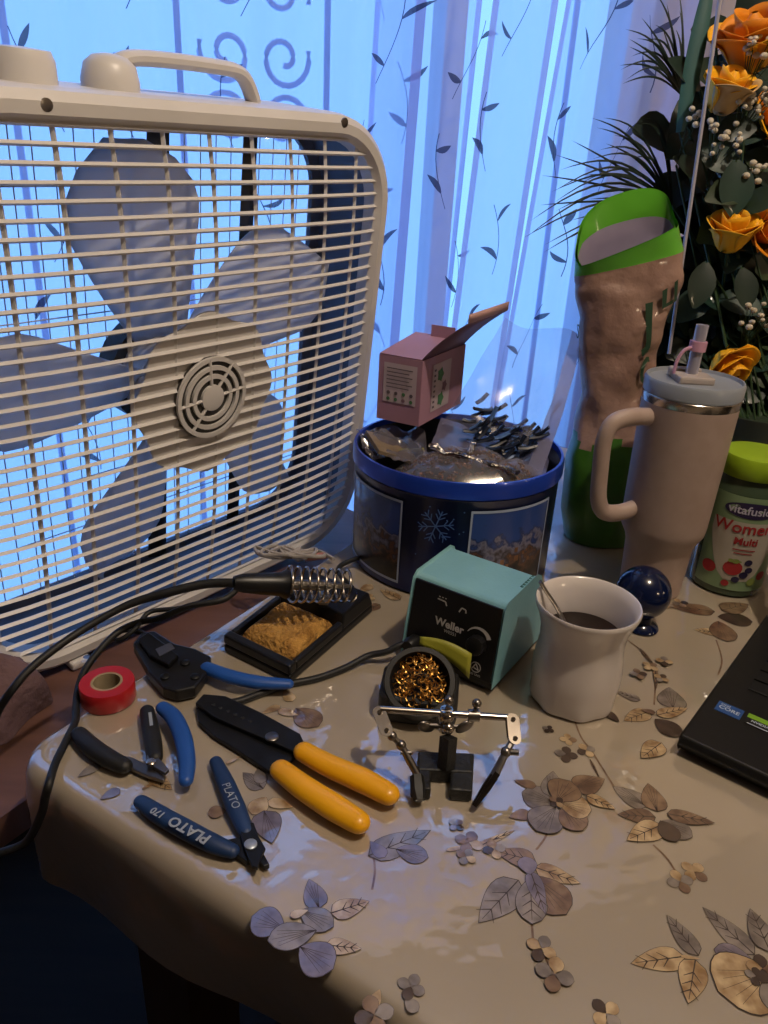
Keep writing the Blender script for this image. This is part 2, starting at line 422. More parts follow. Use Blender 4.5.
def motif(petals, bars=(), dots=()):
    mb = MB(); lay = 0
    for p in petals:
        petal(mb, p[0], p[1], p[2], p[3], lay, len(p) > 4); lay += 1
    for a, b, wd, k in bars:
        petal(mb, a, b, wd, k, lay); lay += 1
    for c, r, k in dots:
        c = Vector(c)
        for i in range(4):
            q = i * PI/2 + c.x * 40; e = Vector((math.cos(q), math.sin(q), 0))
            petal(mb, c, c + e * r, .8, k if i % 2 else FK[(i + int(c.y*977)) % 4], lay, True)
        lay += 1
    o = mb.obj('printed_flower', FM, tc, smooth=0); o.matrix_parent_inverse = tinv
motif([((0.1340, 0.4115, 0.7500),(0.1109, 0.4204, 0.7500),.9,'silver',1),((0.1321, 0.4170, 0.7500),(0.1376, 0.4433, 0.7500),.62,'silver'),((0.1221, 0.4270, 0.7500),(0.1066, 0.4319, 0.7500),.5,'bronze'),((0.1137, 0.4009, 0.7500),(0.0983, 0.3962, 0.7500),.6,'bronze'),
       ((0.1501, 0.4270, 0.7500),(0.1748, 0.4378, 0.7500),.72,'bronze'),((0.1573, 0.4197, 0.7500),(0.1756, 0.4087, 0.7500),.5,'gold'),((0.1333, 0.4077, 0.7500),(0.1154, 0.3851, 0.7500),.85,'silver',1),((0.1376, 0.4080, 0.7500),(0.1474, 0.3872, 0.7500),.9,'bronze',1),
       ((0.1355, 0.4116, 0.7500),(0.1578, 0.4057, 0.7500),.95,'gold',1),((0.1342, 0.4124, 0.7500),(0.1483, 0.4329, 0.7500),1.0,'bronze',1)], dots=[((0.1340, 0.4115, 0.7500),.006,'dark')])
motif([((0.1998, 0.4132, 0.7500),(0.1798, 0.4311, 0.7500),.62,'silver'),((0.2057, 0.4089, 0.7500),(0.2072, 0.4360, 0.7500),.66,'bronze'),((0.2025, 0.4032, 0.7500),(0.1766, 0.4042, 0.7500),.55,'bronze'),((0.2046, 0.3962, 0.7500),(0.1768, 0.3814, 0.7500),.55,'gold'),
       ((0.2064, 0.3999, 0.7500),(0.2230, 0.3870, 0.7500),.8,'silver',1),((0.2121, 0.4066, 0.7500),(0.2433, 0.4005, 0.7500),.4,'bronze'),((0.2050, 0.3998, 0.7500),(0.2104, 0.3819, 0.7500),.8,'dark',1)])
motif([((0.0975, 0.3448, 0.7500),(0.0697, 0.3137, 0.7500),.52,'silver'),((0.1100, 0.3554, 0.7500),(0.1370, 0.3450, 0.7500),.45,'gold'),((0.1108, 0.3601, 0.7500),(0.0859, 0.3665, 0.7500),.6,'bronze'),((0.1076, 0.3484, 0.7500),(0.1236, 0.3222, 0.7500),.85,'bronze',1),
       ((0.1053, 0.3460, 0.7500),(0.1016, 0.3142, 0.7500),.6,'silver',1),((0.1062, 0.3521, 0.7500),(0.1107, 0.3214, 0.7500),.35,'lilac'),((0.1058, 0.3491, 0.7500),(0.1046, 0.3629, 0.7500),.9,'lilac',1)], dots=[((0.1044, 0.2984, 0.7500),.009,'gold'),((0.1092, 0.2831, 0.7500),.011,'silver')])
motif([((0.0714, 0.3680, 0.7500),(0.1003, 0.3850, 0.7500),.16,'gold'),((0.0527, 0.3652, 0.7500),(0.0690, 0.3703, 0.7500),.2,'gold')], dots=[((0.0685, 0.3728, 0.7500),.010,'bronze'),((0.0847, 0.3681, 0.7500),.008,'gold'),((0.0607, 0.3867, 0.7500),.006,'lilac'),((0.0655, 0.3605, 0.7500),.007,'silver')])
motif([((0.0020, 0.3580, 0.7500),(0.0426, 0.3812, 0.7500),.40,'silver'),((0.0196, 0.3639, 0.7500),(0.0405, 0.3589, 0.7500),.7,'lilac',1),((0.0124, 0.3571, 0.7500),(0.0022, 0.3693, 0.7500),.6,'lilac')])
motif([((-0.0458, 0.3031, 0.7500),(-0.0658, 0.3098, 0.7500),.95,'lilac',1),((-0.0266, 0.3175, 0.7500),(-0.0349, 0.3374, 0.7500),.66,'lilac'),((-0.0191, 0.3145, 0.7500),(0.0033, 0.3240, 0.7500),.55,'gold'),((-0.0203, 0.2939, 0.7500),(-0.0000, 0.2926, 0.7500),.5,'gold'),
       ((-0.0350, 0.2918, 0.7500),(-0.0151, 0.2798, 0.7500),.95,'lilac',1),((-0.0378, 0.3148, 0.7500),(-0.0172, 0.3054, 0.7500),.7,'silver',1),((-0.0269, 0.3023, 0.7500),(-0.0538, 0.2945, 0.7500),.62,'silver',1),((-0.0432, 0.3105, 0.7500),(-0.0330, 0.3151, 0.7500),.5,'gold')])
motif([((0.1877, 0.2987, 0.7500),(0.1552, 0.2927, 0.7500),.45,'gold'),((0.1962, 0.2998, 0.7500),(0.1862, 0.3252, 0.7500),.46,'silver'),((0.1934, 0.2966, 0.7500),(0.1806, 0.2711, 0.7500),.55,'gold'),((0.1853, 0.2986, 0.7500),(0.1965, 0.2973, 0.7500),.2,'gold')])
motif([], dots=[((0.2146, 0.3588, 0.7500),.009,'gold'),((0.2026, 0.3505, 0.7500),.009,'silver')])
motif([], dots=[((0.1336, 0.2633, 0.7500),.009,'gold')])
motif([((0.2300, 0.3023, 0.7500),(0.2108, 0.3321, 0.7500),.42,'silver'),((0.2282, 0.2954, 0.7500),(0.2072, 0.3041, 0.7500),.7,'lilac',1),((0.2361, 0.2923, 0.7500),(0.2000, 0.2788, 0.7500),.95,'gold',1),((0.2401, 0.3041, 0.7500),(0.2402, 0.3325, 0.7500),.55,'silver'),((0.2353, 0.2905, 0.7500),(0.2333, 0.2642, 0.7500),.9,'silver',1),((0.2416, 0.2968, 0.7500),(0.2714, 0.3077, 0.7500),.9,'bronze',1)],
      dots=[((0.2307, 0.2932, 0.7500),.009,'dark'),((0.2246, 0.2881, 0.7500),.006,'dark')])
motif([((0.2329, 0.5202, 0.7500),(0.2081, 0.5068, 0.7500),.55,'gold'),((0.2551, 0.5259, 0.7500),(0.2610, 0.5551, 0.7500),.8,'silver'),((0.2293, 0.5345, 0.7500),(0.2114, 0.5453, 0.7500),.45,'silver'),((0.2382, 0.5155, 0.7500),(0.2674, 0.5269, 0.7500),.4,'gold'),((0.2349, 0.5102, 0.7500),(0.2501, 0.4906, 0.7500),.8,'dark',1),
       ((0.2309, 0.4809, 0.7500),(0.2096, 0.4625, 0.7500),.6,'gold'),((0.1954, 0.5159, 0.7500),(0.2032, 0.5039, 0.7500),.6,'dark'),((0.2373, 0.5180, 0.7500),(0.2255, 0.5209, 0.7500),.5,'bronze')],
      bars=[((0.2516, 0.6125, 0.7500),(0.2574, 0.5844, 0.7500),.12,'bronze'),((0.2574, 0.5844, 0.7500),(0.2483, 0.5512, 0.7500),.12,'bronze')], dots=[((0.2527, 0.5839, 0.7500),.008,'gold'),((0.2685, 0.5931, 0.7500),.008,'gold'),((0.2574, 0.5663, 0.7500),.007,'gold'),((0.2378, 0.5706, 0.7500),.008,'bronze')])
motif([((0.3384, 0.6498, 0.7500),(0.3176, 0.6532, 0.7500),.6,'gold'),((0.3522, 0.6808, 0.7500),(0.3849, 0.6744, 0.7500),.75,'dark',1),((0.3517, 0.6905, 0.7500),(0.3045, 0.6977, 0.7500),.45,'bronze'),((0.3485, 0.6709, 0.7500),(0.3435, 0.6344, 0.7500),.7,'bronze',1),((0.3612, 0.6934, 0.7500),(0.3950, 0.7088, 0.7500),.6,'bronze')],
      dots=[((0.3202, 0.7033, 0.7500),.009,'gold'),((0.3045, 0.6977, 0.7500),.007,'gold')])
motif([((0.1690, 0.4584, 0.7500),(0.1717, 0.4376, 0.7500),.12,'bronze')], dots=[((0.1562, 0.4799, 0.7500),.007,'gold'),((0.1680, 0.4682, 0.7500),.008,'gold'),((0.1512, 0.4625, 0.7500),.009,'dark'),((0.1421, 0.4906, 0.7500),.005,'dark')])
motif([((-0.0774, 0.5030, 0.7500),(-0.0904, 0.4919, 0.7500),.45,'gold'),((-0.0682, 0.5089, 0.7500),(-0.0771, 0.5241, 0.7500),.6,'gold'),((-0.0638, 0.5003, 0.7500),(-0.0436, 0.4798, 0.7500),.8,'bronze',1),((-0.0781, 0.4966, 0.7500),(-0.0611, 0.4917, 0.7500),.5,'gold')])
motif([((-0.0761, 0.4111, 0.7500),(-0.0932, 0.4257, 0.7500),.62,'silver'),((-0.0776, 0.4159, 0.7500),(-0.0832, 0.4315, 0.7500),.6,'silver'),((-0.0726, 0.4029, 0.7500),(-0.0797, 0.3869, 0.7500),.8,'gold',1),((-0.0706, 0.3993, 0.7500),(-0.0525, 0.3950, 0.7500),.5,'gold'),((-0.0719, 0.3901, 0.7500),(-0.0623, 0.3635, 0.7500),.7,'lilac'),
       ((-0.0979, 0.3884, 0.7500),(-0.1097, 0.3858, 0.7500),.9,'bronze',1)], bars=[((-0.1072, 0.4328, 0.7500),(-0.0971, 0.4420, 0.7500),.2,'gold')])
motif([((0.0161, 0.2593, 0.7500),(0.0044, 0.2571, 0.7500),.7,'bronze',1),((0.0252, 0.2651, 0.7500),(0.0321, 0.2591, 0.7500),.8,'silver',1),((0.0075, 0.2599, 0.7500),(0.0115, 0.2699, 0.7500),.6,'gold')], dots=[((0.0087, 0.2558, 0.7500),.011,'bronze'),((0.0285, 0.2719, 0.7500),.008,'silver')])
motif([((-0.1595, 0.4189, 0.7500),(-0.1399, 0.4057, 0.7500),.5,'gold'),((-0.1607, 0.4043, 0.7500),(-0.1510, 0.4146, 0.7500),.2,'gold'),((-0.1760, 0.4032, 0.7500),(-0.1865, 0.3932, 0.7500),.6,'lilac'),((-0.1984, 0.4262, 0.7500),(-0.2093, 0.4124, 0.7500),.5,'silver')], dots=[((-0.1568, 0.4221, 0.7500),.008,'gold'),((-0.2528, 0.5517, 0.7500),.008,'gold')])
motif([((-0.0088, 0.7094, 0.7500),(-0.0208, 0.6934, 0.7500),.6,'gold'),((0.0009, 0.6695, 0.7500),(-0.0189, 0.6541, 0.7500),.5,'bronze'),((0.0214, 0.6815, 0.7500),(0.0001, 0.6997, 0.7500),.5,'gold')], dots=[((-0.0119, 0.6821, 0.7500),.008,'gold')])

# thin printed stems joining the flowers
for pts in ([(0.1663, 0.5307, 0.7500), (0.1672, 0.4866, 0.7500), (0.1726, 0.4675, 0.7500), (0.1813, 0.4282, 0.7500)], [(0.2435, 0.6286, 0.7500), (0.2550, 0.6047, 0.7500), (0.2555, 0.5781, 0.7500), (0.2401, 0.5300, 0.7500)], [(0.1016, 0.3142, 0.7500), (0.1008, 0.3013, 0.7500), (0.1044, 0.2984, 0.7500), (0.1085, 0.2854, 0.7500)], [(0.1939, 0.3792, 0.7500), (0.2003, 0.3674, 0.7500), (0.2031, 0.3520, 0.7500)],
            [(0.0037, 0.3645, 0.7500), (0.0062, 0.3474, 0.7500), (0.0049, 0.3326, 0.7500)], [(0.3336, 0.6370, 0.7500), (0.3265, 0.6030, 0.7500), (0.3135, 0.5786, 0.7500)], [(0.1130, 0.3699, 0.7500), (0.1208, 0.3803, 0.7500), (0.1244, 0.3891, 0.7500)]):
    mb = MB(); pp_ = smoothpath(pts, 5); vs = []
    for i, p in enumerate(pp_):
        e = (pp_[min(i+1, len(pp_)-1)] - pp_[max(i-1, 0)]).normalized(); m_ = Vector((-e.y, e.x, 0)) * .0007
        vs += [p - m_ + Vector((0, 0, .0003)), p + m_ + Vector((0, 0, .0003))]
    mb.add(vs, [(2*i, 2*i+2, 2*i+3, 2*i+1) for i in range(len(pp_)-1)]); mb.obj('printed_stem', foils['bronze'], tc, smooth=0).matrix_parent_inverse = tinv

# bench under the fan, and a folded blanket on it
bench = thing('window_bench', 'brown wooden bench between the table and the curtains', 'bench', tab(.2, -.2, 0))
binv = Matrix.Translation(-Vector(bench.location))
BZ = TZ - .083
benchm = mat('bench_wood', '#6b4b40', '#5b3f35', 6, .5, stretch=(1, 8, 1))
mb = MB(); pl = [tab(-.35, -.035), tab(.64, -.035), tab(.68, -.20), tab(.60, -.225), tab(.08, -.30), tab(-.35, -.37)]
mb.prism([(p.x, p.y) for p in pl], BZ-.03, BZ); mb.obj('seat_board', benchm, bench, 0).matrix_parent_inverse = binv
for a, b in ((-.3, -.08), (-.3, -.31), (.58, -.08), (.58, -.18)):
    mb = MB(); tbox(mb, a-.02, a+.02, b-.02, b+.02, 0, BZ-.03); mb.obj('leg', benchm, bench, 0).matrix_parent_inverse = binv
# ------------------------------------------------------------------ box fan
fu, fwv, fn = Vector((.63379, .77327, .01934)), Vector((.07104, -.08308, .99401)), Vector((.77024, -.62861, -.10759))
fc = Vector((-.19278, .75561, .18949 + TZ))
fan = thing('box_fan', 'white box fan standing on the window bench behind the tools', 'fan')
Mf = Matrix.Identity(4)
for i in range(3): Mf[i][0], Mf[i][1], Mf[i][2] = fu[i], -fn[i], fwv[i]
Mf.translation = fc - fwv * .265
fan.matrix_world = Mf
# local: x across, y backwards, z up from the bottom edge; centre at z = .265
CZ = .265
def rsq(h, r, n=10):
    out = []
    for cx, cz, q0 in ((h-r, h-r, 0), (-(h-r), h-r, PI/2), (-(h-r), -(h-r), PI), (h-r, -(h-r), 1.5*PI)):
        for k in range(n + 1):
            q = q0 + PI/2*k/n; out.append((cx + r*math.cos(q), cz + r*math.sin(q)))
    return out
def ring_loops(mb, prof, R=.095, mi=0, mis=None):
    L = []
    for ins, y in prof:
        L.append([Vector((x, y, z + CZ)) for x, z in rsq(.265 - ins, max(R - ins, .01))])
    n = len(L[0])
    for j in range(len(prof)):
        k = (j + 1) % len(prof)
        a, b = L[j], L[k]
        mb.add(a + b, [(i, (i+1) % n, n+(i+1) % n, n+i) for i in range(n)], mis[j] if mis else mi)
mb = MB()
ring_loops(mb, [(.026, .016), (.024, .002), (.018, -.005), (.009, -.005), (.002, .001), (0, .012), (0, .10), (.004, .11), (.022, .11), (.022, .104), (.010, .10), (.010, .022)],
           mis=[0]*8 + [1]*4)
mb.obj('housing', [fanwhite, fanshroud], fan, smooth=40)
HI = .245
def hw(z, h=HI, r=.072):                                   # half width of the opening at height z
    z = abs(z)
    return h if z <= h - r else h - r + math.sqrt(max(0, r*r - (z-(h-r))**2))
def bulge(x, z): return .004 - .016 * (1 - (x/.25)**4) * (1 - (z/.25)**4)
nb = 37
for i in range(nb):
    z = -.2405 + .481 * i / (nb - 1); h = hw(z)
    mb = MB(); mb.tube([(h*q/6, bulge(h*q/6, z), z + CZ) for q in range(-6, 7)], .0021, 4, flat=1.5, up=(0, 1, 0)); mb.obj('grille_slat', fanwhite, fan, smooth=60)
for x in [-.232+.0485*k for k in range(10)]:
    h = hw(x)
    mb = MB(); mb.tube([(x, bulge(x, h*q/6) + .002, h*q/6 + CZ) for q in range(-6, 7)], .0024, 4, up=(0, 1, 0)); mb.obj('grille_rib', fanwhite, fan, smooth=60)
mb = MB()
oc = []
for k in range(64):
    q = 2*PI*k/64; r = .083 + .0035*math.cos(8*q); oc.append((r*math.cos(q), r*math.sin(q)))
Rxz = Matrix(((1, 0, 0, 0), (0, 0, -1, 0), (0, 1, 0, CZ), (0, 0, 0, 1)))    # plane x-z, +z' towards the viewer
mb.prism(oc, .0075, .0105, M=Rxz); mb.obj('motor_cover', fanwhite, fan, smooth=30, bevel=.001)
mb = MB(); mb.lathe([(.0425, .0125), (.0425, .0150), (.04, .0155)], 40, M=Rxz); cen = mb.obj('slot_shade_disc', fandark, fan)  # added dark disc standing in for the shade in the rosette slots
mb = MB()
for r_ in (.0405, .0315, .0225):
    mb.lathe([(r_-.0022, .0155), (r_-.0022, .0185), (r_+.0022, .0185), (r_+.0022, .0155), (r_-.0022, .0155)], 40, M=Rxz, cap0=False, cap1=False)
mb.lathe([(.0135, .0155), (.0135, .0188), (.012, .0192)], 32, M=Rxz)
for q in (math.radians(52), math.radians(232), math.radians(5), math.radians(185), math.radians(95)):
    a = Vector((math.cos(q), math.sin(q), 0)); mb.tube([Rxz @ (a*.012 + Vector((0, 0, .0172))), Rxz @ (a*.041 + Vector((0, 0, .0172)))], .0018, 6)
mb.obj('centre_rosette', fanwhite, cen)
# blades
for k in range(5):
    q0 = math.radians(107 - 72*k)
    mb = MB()
    def bl(a, b):
        r = .045 + (.232 - .045) * b
        wd = (.40 - .06*b) * (1 if b < .62 else max(.10, 1 - ((b-.62)/.40)**2.4))
        q = q0 + (a - .5) * 2 * wd - .10*b
        return Vector((r*math.cos(q), .050 + (a-.5)*.035, CZ + r*math.sin(q)))
    mb.sheet(bl, 9, 12); mb.obj('fan_blade', fanblade, fan, smooth=60, solid=.0025)
mb = MB(); mb.lathe([(.048, -.07), (.05, -.035), (.042, -.03)], 32, M=Rxz); mb.obj('blade_hub', fanwhite, fan)
mb = MB(); mb.lathe([(.058, -.098), (.058, -.072), (.05, -.07)], 32, M=Rxz); mb.obj('motor', fandark, fan)
for x0, x1, w_ in ((.026, .008, .013), (.142, .128, .010)):
    mb = MB(); mb.tube([(x1, .101, .012), (x0, .101, .518)], w_, 4, flat=.35, up=(0, 1, 0)); mb.obj('rear_strut', fandark, fan, smooth=0)  # struts coloured dark to look backlit
mb = MB()
for i in range(25):
    x = -.24 + .02*i; h = hw(x); mb.tube([(x, .107, CZ-h), (x, .107, CZ+h)], .0007, 4, up=(0, 1, 0))
for i in range(9):
    z = -.24 + .06*i; h = hw(z); mb.tube([(-h, .107, CZ+z), (h, .107, CZ+z)], .0007, 4)
stuff(mb.obj('rear_grille', fanwhite, fan, smooth=60))
# handle, knob, screws, feet
mb = MB()
mb.tube(smoothpath([(-.052, .055, .526), (-.047, .055, .546), (-.025, .055, .555), (.06, .055, .556), (.088, .055, .552), (.102, .055, .535), (.104, .055, .526)], 6), .0065, 10, flat=1.5, up=(0, 1, 0))
mb.obj('carry_handle', fanwhite, fan)
mb = MB(); mb.lathe([(.024, .526), (.024, .536), (.021, .548), (.014, .554), (.004, .556)], 28, M=Matrix.Translation((-.052, .055, 0))); mb.obj('handle_boss', fanwhite, fan)
mb = MB(); mb.lathe([(.026, .527), (.025, .545), (.022, .552), (.004, .553)], 28, M=Matrix.Translation((-.128, .055, 0))); mb.obj('speed_knob', fanwhite, fan)
for x, z in ((-.142, .5225), (.174, .5255)):
    mb = MB(); mb.lathe([(.0048, .004), (.0048, .0052), (.003, .0056)], 14, M=Matrix(((1, 0, 0, x), (0, 0, -1, 0), (0, 1, 0, z-.004), (0, 0, 0, 1)))); mb.obj('screw', steel, fan)
for x in (-.16, .16):
    mb = MB(); mb.box((x, .055, .001), (.022, .13, .010)); mb.obj('foot', fanwhite, fan, 0, bevel=.003)

blanket = mat('mauve_blanket', '#6d5557', '#5f484b', 30, .95, bump=.4, bscale=120)
mb = MB()
bc = Vector((-0.3730, 0.5761, 0.7000)); bc.z = BZ
def blk(a, b):
    q = 2*PI*a; ph = PI/2*b
    r = Vector((.056*math.cos(q), .052*math.sin(q), 0)) * (math.cos(ph)**.5 if b < 1 else .02)
    p = r + Vector((0, 0, .055*math.sin(ph)*(1+.12*math.sin(3*q+1))))
    return bc + p + Vector((.006*math.sin(5*q+4*b), .006*math.cos(4*q), .001))
mb.sheet(blk, 40, 12, closed=True); o = mb.obj('folded_blanket', blanket, loc=tuple(bc)); tag(o, 'mauve brown folded blanket at the lower left corner of the fan', 'blanket')

# ------------------------------------------------------------------ round tin and what lies in it
tin_c = Vector((.078, .796, TZ))
tinblue = mat('tin_navy_blue', '#14265e', '#0c1740', 14, .3, .3, coat=.4)
tinrim = mat('tin_rim_blue', '#1f44b8', '#1a3aa2', 10, .3, .4, coat=.4)
tinin = mat('tin_inside', '#5a5c60', None, 10, .35, .9)
tin = thing('round_tin', 'round navy blue winter tin with framed village pictures, filled with parts bags', 'tin', tin_c)
TR, TH = .113, .134
mb = MB(); mb.lathe([(TR-.003, .0005), (TR, .003), (TR, TH-.021), (TR+.0015, TH-.019)], 72, cap1=False)
mb.lathe([(TR-.002, TH-.006), (TR-.003, .006), (.01, .006)], 72, mi=1, cap0=False); mb.obj('tin_body', [tinblue, tinin], tin)
mb = MB(); mb.lathe([(TR+.0008, TH-.019), (TR+.0030, TH-.017), (TR+.0030, TH-.004), (TR+.0015, TH), (TR-.001, TH), (TR-.002, TH-.006)], 72, cap0=False, cap1=False); mb.obj('tin_rim', tinrim, tin)
def cyl(r, q, z): return Vector((r*math.cos(q), r*math.sin(q), z))
frame_m = mat('printed_white_line', '#9aa6c0', None, 20, .4)
def scene_mat(name, seed):
    m = mat(name, '#131a33', '#1f2d55', 14, .3, coat=.4); nt = m.node_tree; b = nt.nodes['Principled BSDF']
    tcn = nt.nodes.new('ShaderNodeTexCoord'); sp = nt.nodes.new('ShaderNodeSeparateXYZ'); nt.links.new(tcn.outputs['Object'], sp.inputs[0])
    mr = nt.nodes.new('ShaderNodeMapRange'); mr.inputs[1].default_value = .02; mr.inputs[2].default_value = .12
    nz = nt.nodes.new('ShaderNodeTexNoise'); nz.inputs['Scale'].default_value = 75 + seed; nz.inputs['Detail'].default_value = 5
    nt.links.new(tcn.outputs['Object'], nz.inputs['Vector'])
    nt.links.new(sp.outputs['Z'], mr.inputs[0])
    ad = nt.nodes.new('ShaderNodeMath'); ad.operation = 'MULTIPLY_ADD'; ad.inputs[1].default_value = .9; nt.links.new(nz.outputs['Fac'], ad.inputs[0]); nt.links.new(mr.outputs[0], ad.inputs[2])
    rp = nt.nodes.new('ShaderNodeValToRGB'); e = rp.color_ramp.elements
    e[0].position = .45; e[0].color = hexc('#0c0e16'); e[1].position = 1.4; e[1].color = hexc('#27407e')
    for p_, c_ in ((.58, '#2a1d1a'), (.68, '#5a3c2c'), (.74, '#2c2630'), (.86, '#6b6a80'), (.93, '#22305c')):
        q = e.new(p_); q.color = hexc(c_)
    nt.links.new(ad.outputs[0], rp.inputs['Fac']); nt.links.new(rp.outputs[0], b.inputs['Base Color']); return m
for q0, q1, sd in ((-1.50, -.62, 0), (-2.95, -2.12, 9)):
    mb = MB(); mb.sheet(lambda a, b: cyl(TR+.0006, q0+(q1-q0)*a, .012+(TH-.042)*b), 14, 2); pn = mb.obj('picture_panel', scene_mat('village_night_print', sd), tin)
    mb = MB(); e = .018
    mb.sheet(lambda a, b: cyl(TR+.0011, q0+(q1-q0)*a, TH-.032+.0028*b), 14, 2)
    mb.sheet(lambda a, b: cyl(TR+.0011, q0+(q1-q0)*a, .010+.0028*b), 14, 2)
    for qq in (q0, q1-e): mb.sheet(lambda a, b: cyl(TR+.0011, qq+e*a, .010+(TH-.040)*b), 3, 2)
    mb.obj('picture_border', frame_m, pn)
    if sd == 0:
        mb = MB(); glow = mat('painted_window_light', '#8a6240', '#5d3f28', 60, .4)
        for i in range(9):
            qa, zz = q0+.25+hsh(i)*.45, .018+hsh(i, 2)*.045; s_ = .0012+.0022*hsh(i, 4)
            mb.sheet(lambda a, b: cyl(TR+.0010, qa+(a-.5)*s_/TR*1.6, zz+(b-.5)*s_*2), 2, 2)
        mb.obj('painted_lights', glow, pn)
mb = MB(); qs, zs = -1.80, .085
for k in range(6):
    a = k*PI/3+.2; d = Vector((math.cos(a), math.sin(a))); nn = Vector((-d.y, d.x))
    def bar(p, q_, h):
        e = (q_-p).normalized(); m_ = Vector((-e.y, e.x))
        mb.add([cyl(TR+.0009, qs+v.x/TR, zs+v.y) for v in (p-m_*h, p+m_*h, q_+m_*h, q_-m_*h)], [(0, 3, 2, 1)])
    bar(Vector((0, 0)), d*.018, .0006)
    for r_ in (.008, .013):
        for sg in (-1, 1): bar(d*r_, d*(r_+.005)+nn*sg*.005, .0005)
for i in range(9):
    qa, zz = -2.05+.5*hsh(i, 7), .02+.1*hsh(i, 8); mb.add([cyl(TR+.0009, qa+dx/TR, zz+dz) for dx, dz in ((-.001, 0), (0, -.001), (.001, 0), (0, .001))], [(0, 1, 2, 3)])
mb.obj('printed_snowflake', mat('snowflake_print', '#40609f', None, 20, .4), tin)

clearbag = sheer('clear_plastic', '#b9b4bd', .38, .5, gloss=.35, grough=.15)
clearlil = sheer('milky_plastic', '#b8b4d8', .55, .6, gloss=.25, grough=.2)
copper = mat('copper_bits', '#8a5a3c', '#5c3a28', 200, .35, .8)
foilm = mat('crumpled_silver_seam', '#cfc8c0', '#8f8880', 80, .18, 1, bump=.6, bscale=150)
kraftbits = mat('tan_card', '#7b6a55', '#63543f', 40, .7)
def crumple(p, k, s): 
    v = Vector(p) * k; return s * (noise.noise(v) + .5 * noise.noise(v * 2.3 + Vector((3, 1, 7))))
# bag of copper bits
cb = thing('parts_bag', 'clear crumpled bag of copper bits with silver seam, at the front of the tin', 'bag', tin_c + Vector((.012, -.035, .105)))
def bagtop(a, b):
    q = 2*PI*a; x, y = .088*math.cos(q)*b, .058*math.sin(q)*b
    z = .034*(1-b**2.2) + crumple((x, y, 0), 38, .007)*(1-b**4)
    return Vector((x, y, z))
mb = MB(); mb.sheet(bagtop, 40, 12, closed=True); mb.obj('bag_film', clearbag, cb, smooth=25)
mb = MB(); rnd = random.Random(5)
for i in range(420):
    q, r = rnd.uniform(0, 2*PI), math.sqrt(rnd.random())*.95
    p = bagtop(q/2/PI, r) - Vector((0, 0, .004+.002*rnd.random())); a = rnd.uniform(0, 6)
    mb.box(p, (.005, .0022, .002), 0, rotm(rnd.uniform(-.6, .6), rnd.uniform(-.6, .6), a))
stuff(mb.obj('copper_bits', copper, cb, smooth=0))
mb = MB(); pts = [(-.046+.0082*k, .006-.0034*k+.003*math.sin(k*2.1), .036+crumple((k, 0, 0), .7, .004)-.0009*k) for k in range(12)]
mb.tube(pts, [.0035+.0016*math.sin(k*1.9) for k in range(12)], 7, flat=.55)
mb.tube([(-.004, -.014, .037), (0, .0, .043), (-.003, .016, .040)], .0035, 6, flat=.5); mb.obj('crumpled_seam', foilm, cb, smooth=0)
# grey patterned pouch at the left
greyfilm = sheer('grey_pouch_film', '#8d8894', .62, .5, gloss=.25, grough=.2)
gp = thing('grey_pouch', 'grey translucent pouch with tan card inside, at the left of the tin', 'bag', tin_c + Vector((-.075, .005, .118)))
ginv = Matrix.Translation(-Vector(gp.location))
gq = [Vector(q) for q in ((-0.0375, 0.8400, 0.8844), (0.0419, 0.8500, 0.8782), (0.0486, 0.7520, 0.8668), (-0.0227, 0.7720, 0.8758))]
def gfn(a, b):
    p = (gq[3]*(1-a)+gq[2]*a)*(1-b) + (gq[0]*(1-a)+gq[1]*a)*b
    return p + Vector((0, crumple((a*3, b*3, 2), 1.2, .010), crumple((a*3, b*3, 8), 1.4, .012)))
mb = MB(); mb.sheet(gfn, 26, 20); mb.obj('pouch_film', greyfilm, gp, smooth=30).matrix_parent_inverse = ginv
mb = MB(); mb.box((.002, .0, .006), (.05, .06, .004), 0, rotm(.05, .35, .3)); mb.obj('tan_card', kraftbits, gp, 0)
mb = MB(); mb.tube([gfn(.35, .3)-Vector((0, .004, 0)), gfn(.6, .45)-Vector((0, .005, -.002)), gfn(.95, .6)-Vector((0, .004, 0))], .003, 6); mb.obj('leaf_sliver', mat('olive_print', '#6d6a45', None, 20, .6), gp).matrix_parent_inverse = ginv
# flat milky sleeve in front of the carton
fs_ = thing('plastic_sleeve', 'milky lilac plastic sleeve lying between pink carton and copper bits', 'bag', tin_c + Vector((.02, .01, .140)))
sinv = Matrix.Translation(-Vector(fs_.location))
sq = [Vector(q) for q in ((0.0460, 0.7750, 0.8842), (0.1693, 0.7550, 0.8655), (0.1881, 0.8300, 0.8638), (0.0615, 0.8650, 0.8916))]
def slv(a, b):
    p = (sq[0]*(1-a)+sq[1]*a)*(1-b) + (sq[3]*(1-a)+sq[2]*a)*b
    return p + Vector((0, 0, crumple((a*3, b*2, 5), 1, .006)))
mb = MB(); mb.sheet(slv, 26, 14); mb.obj('sleeve_film', clearlil, fs_, smooth=40).matrix_parent_inverse = sinv
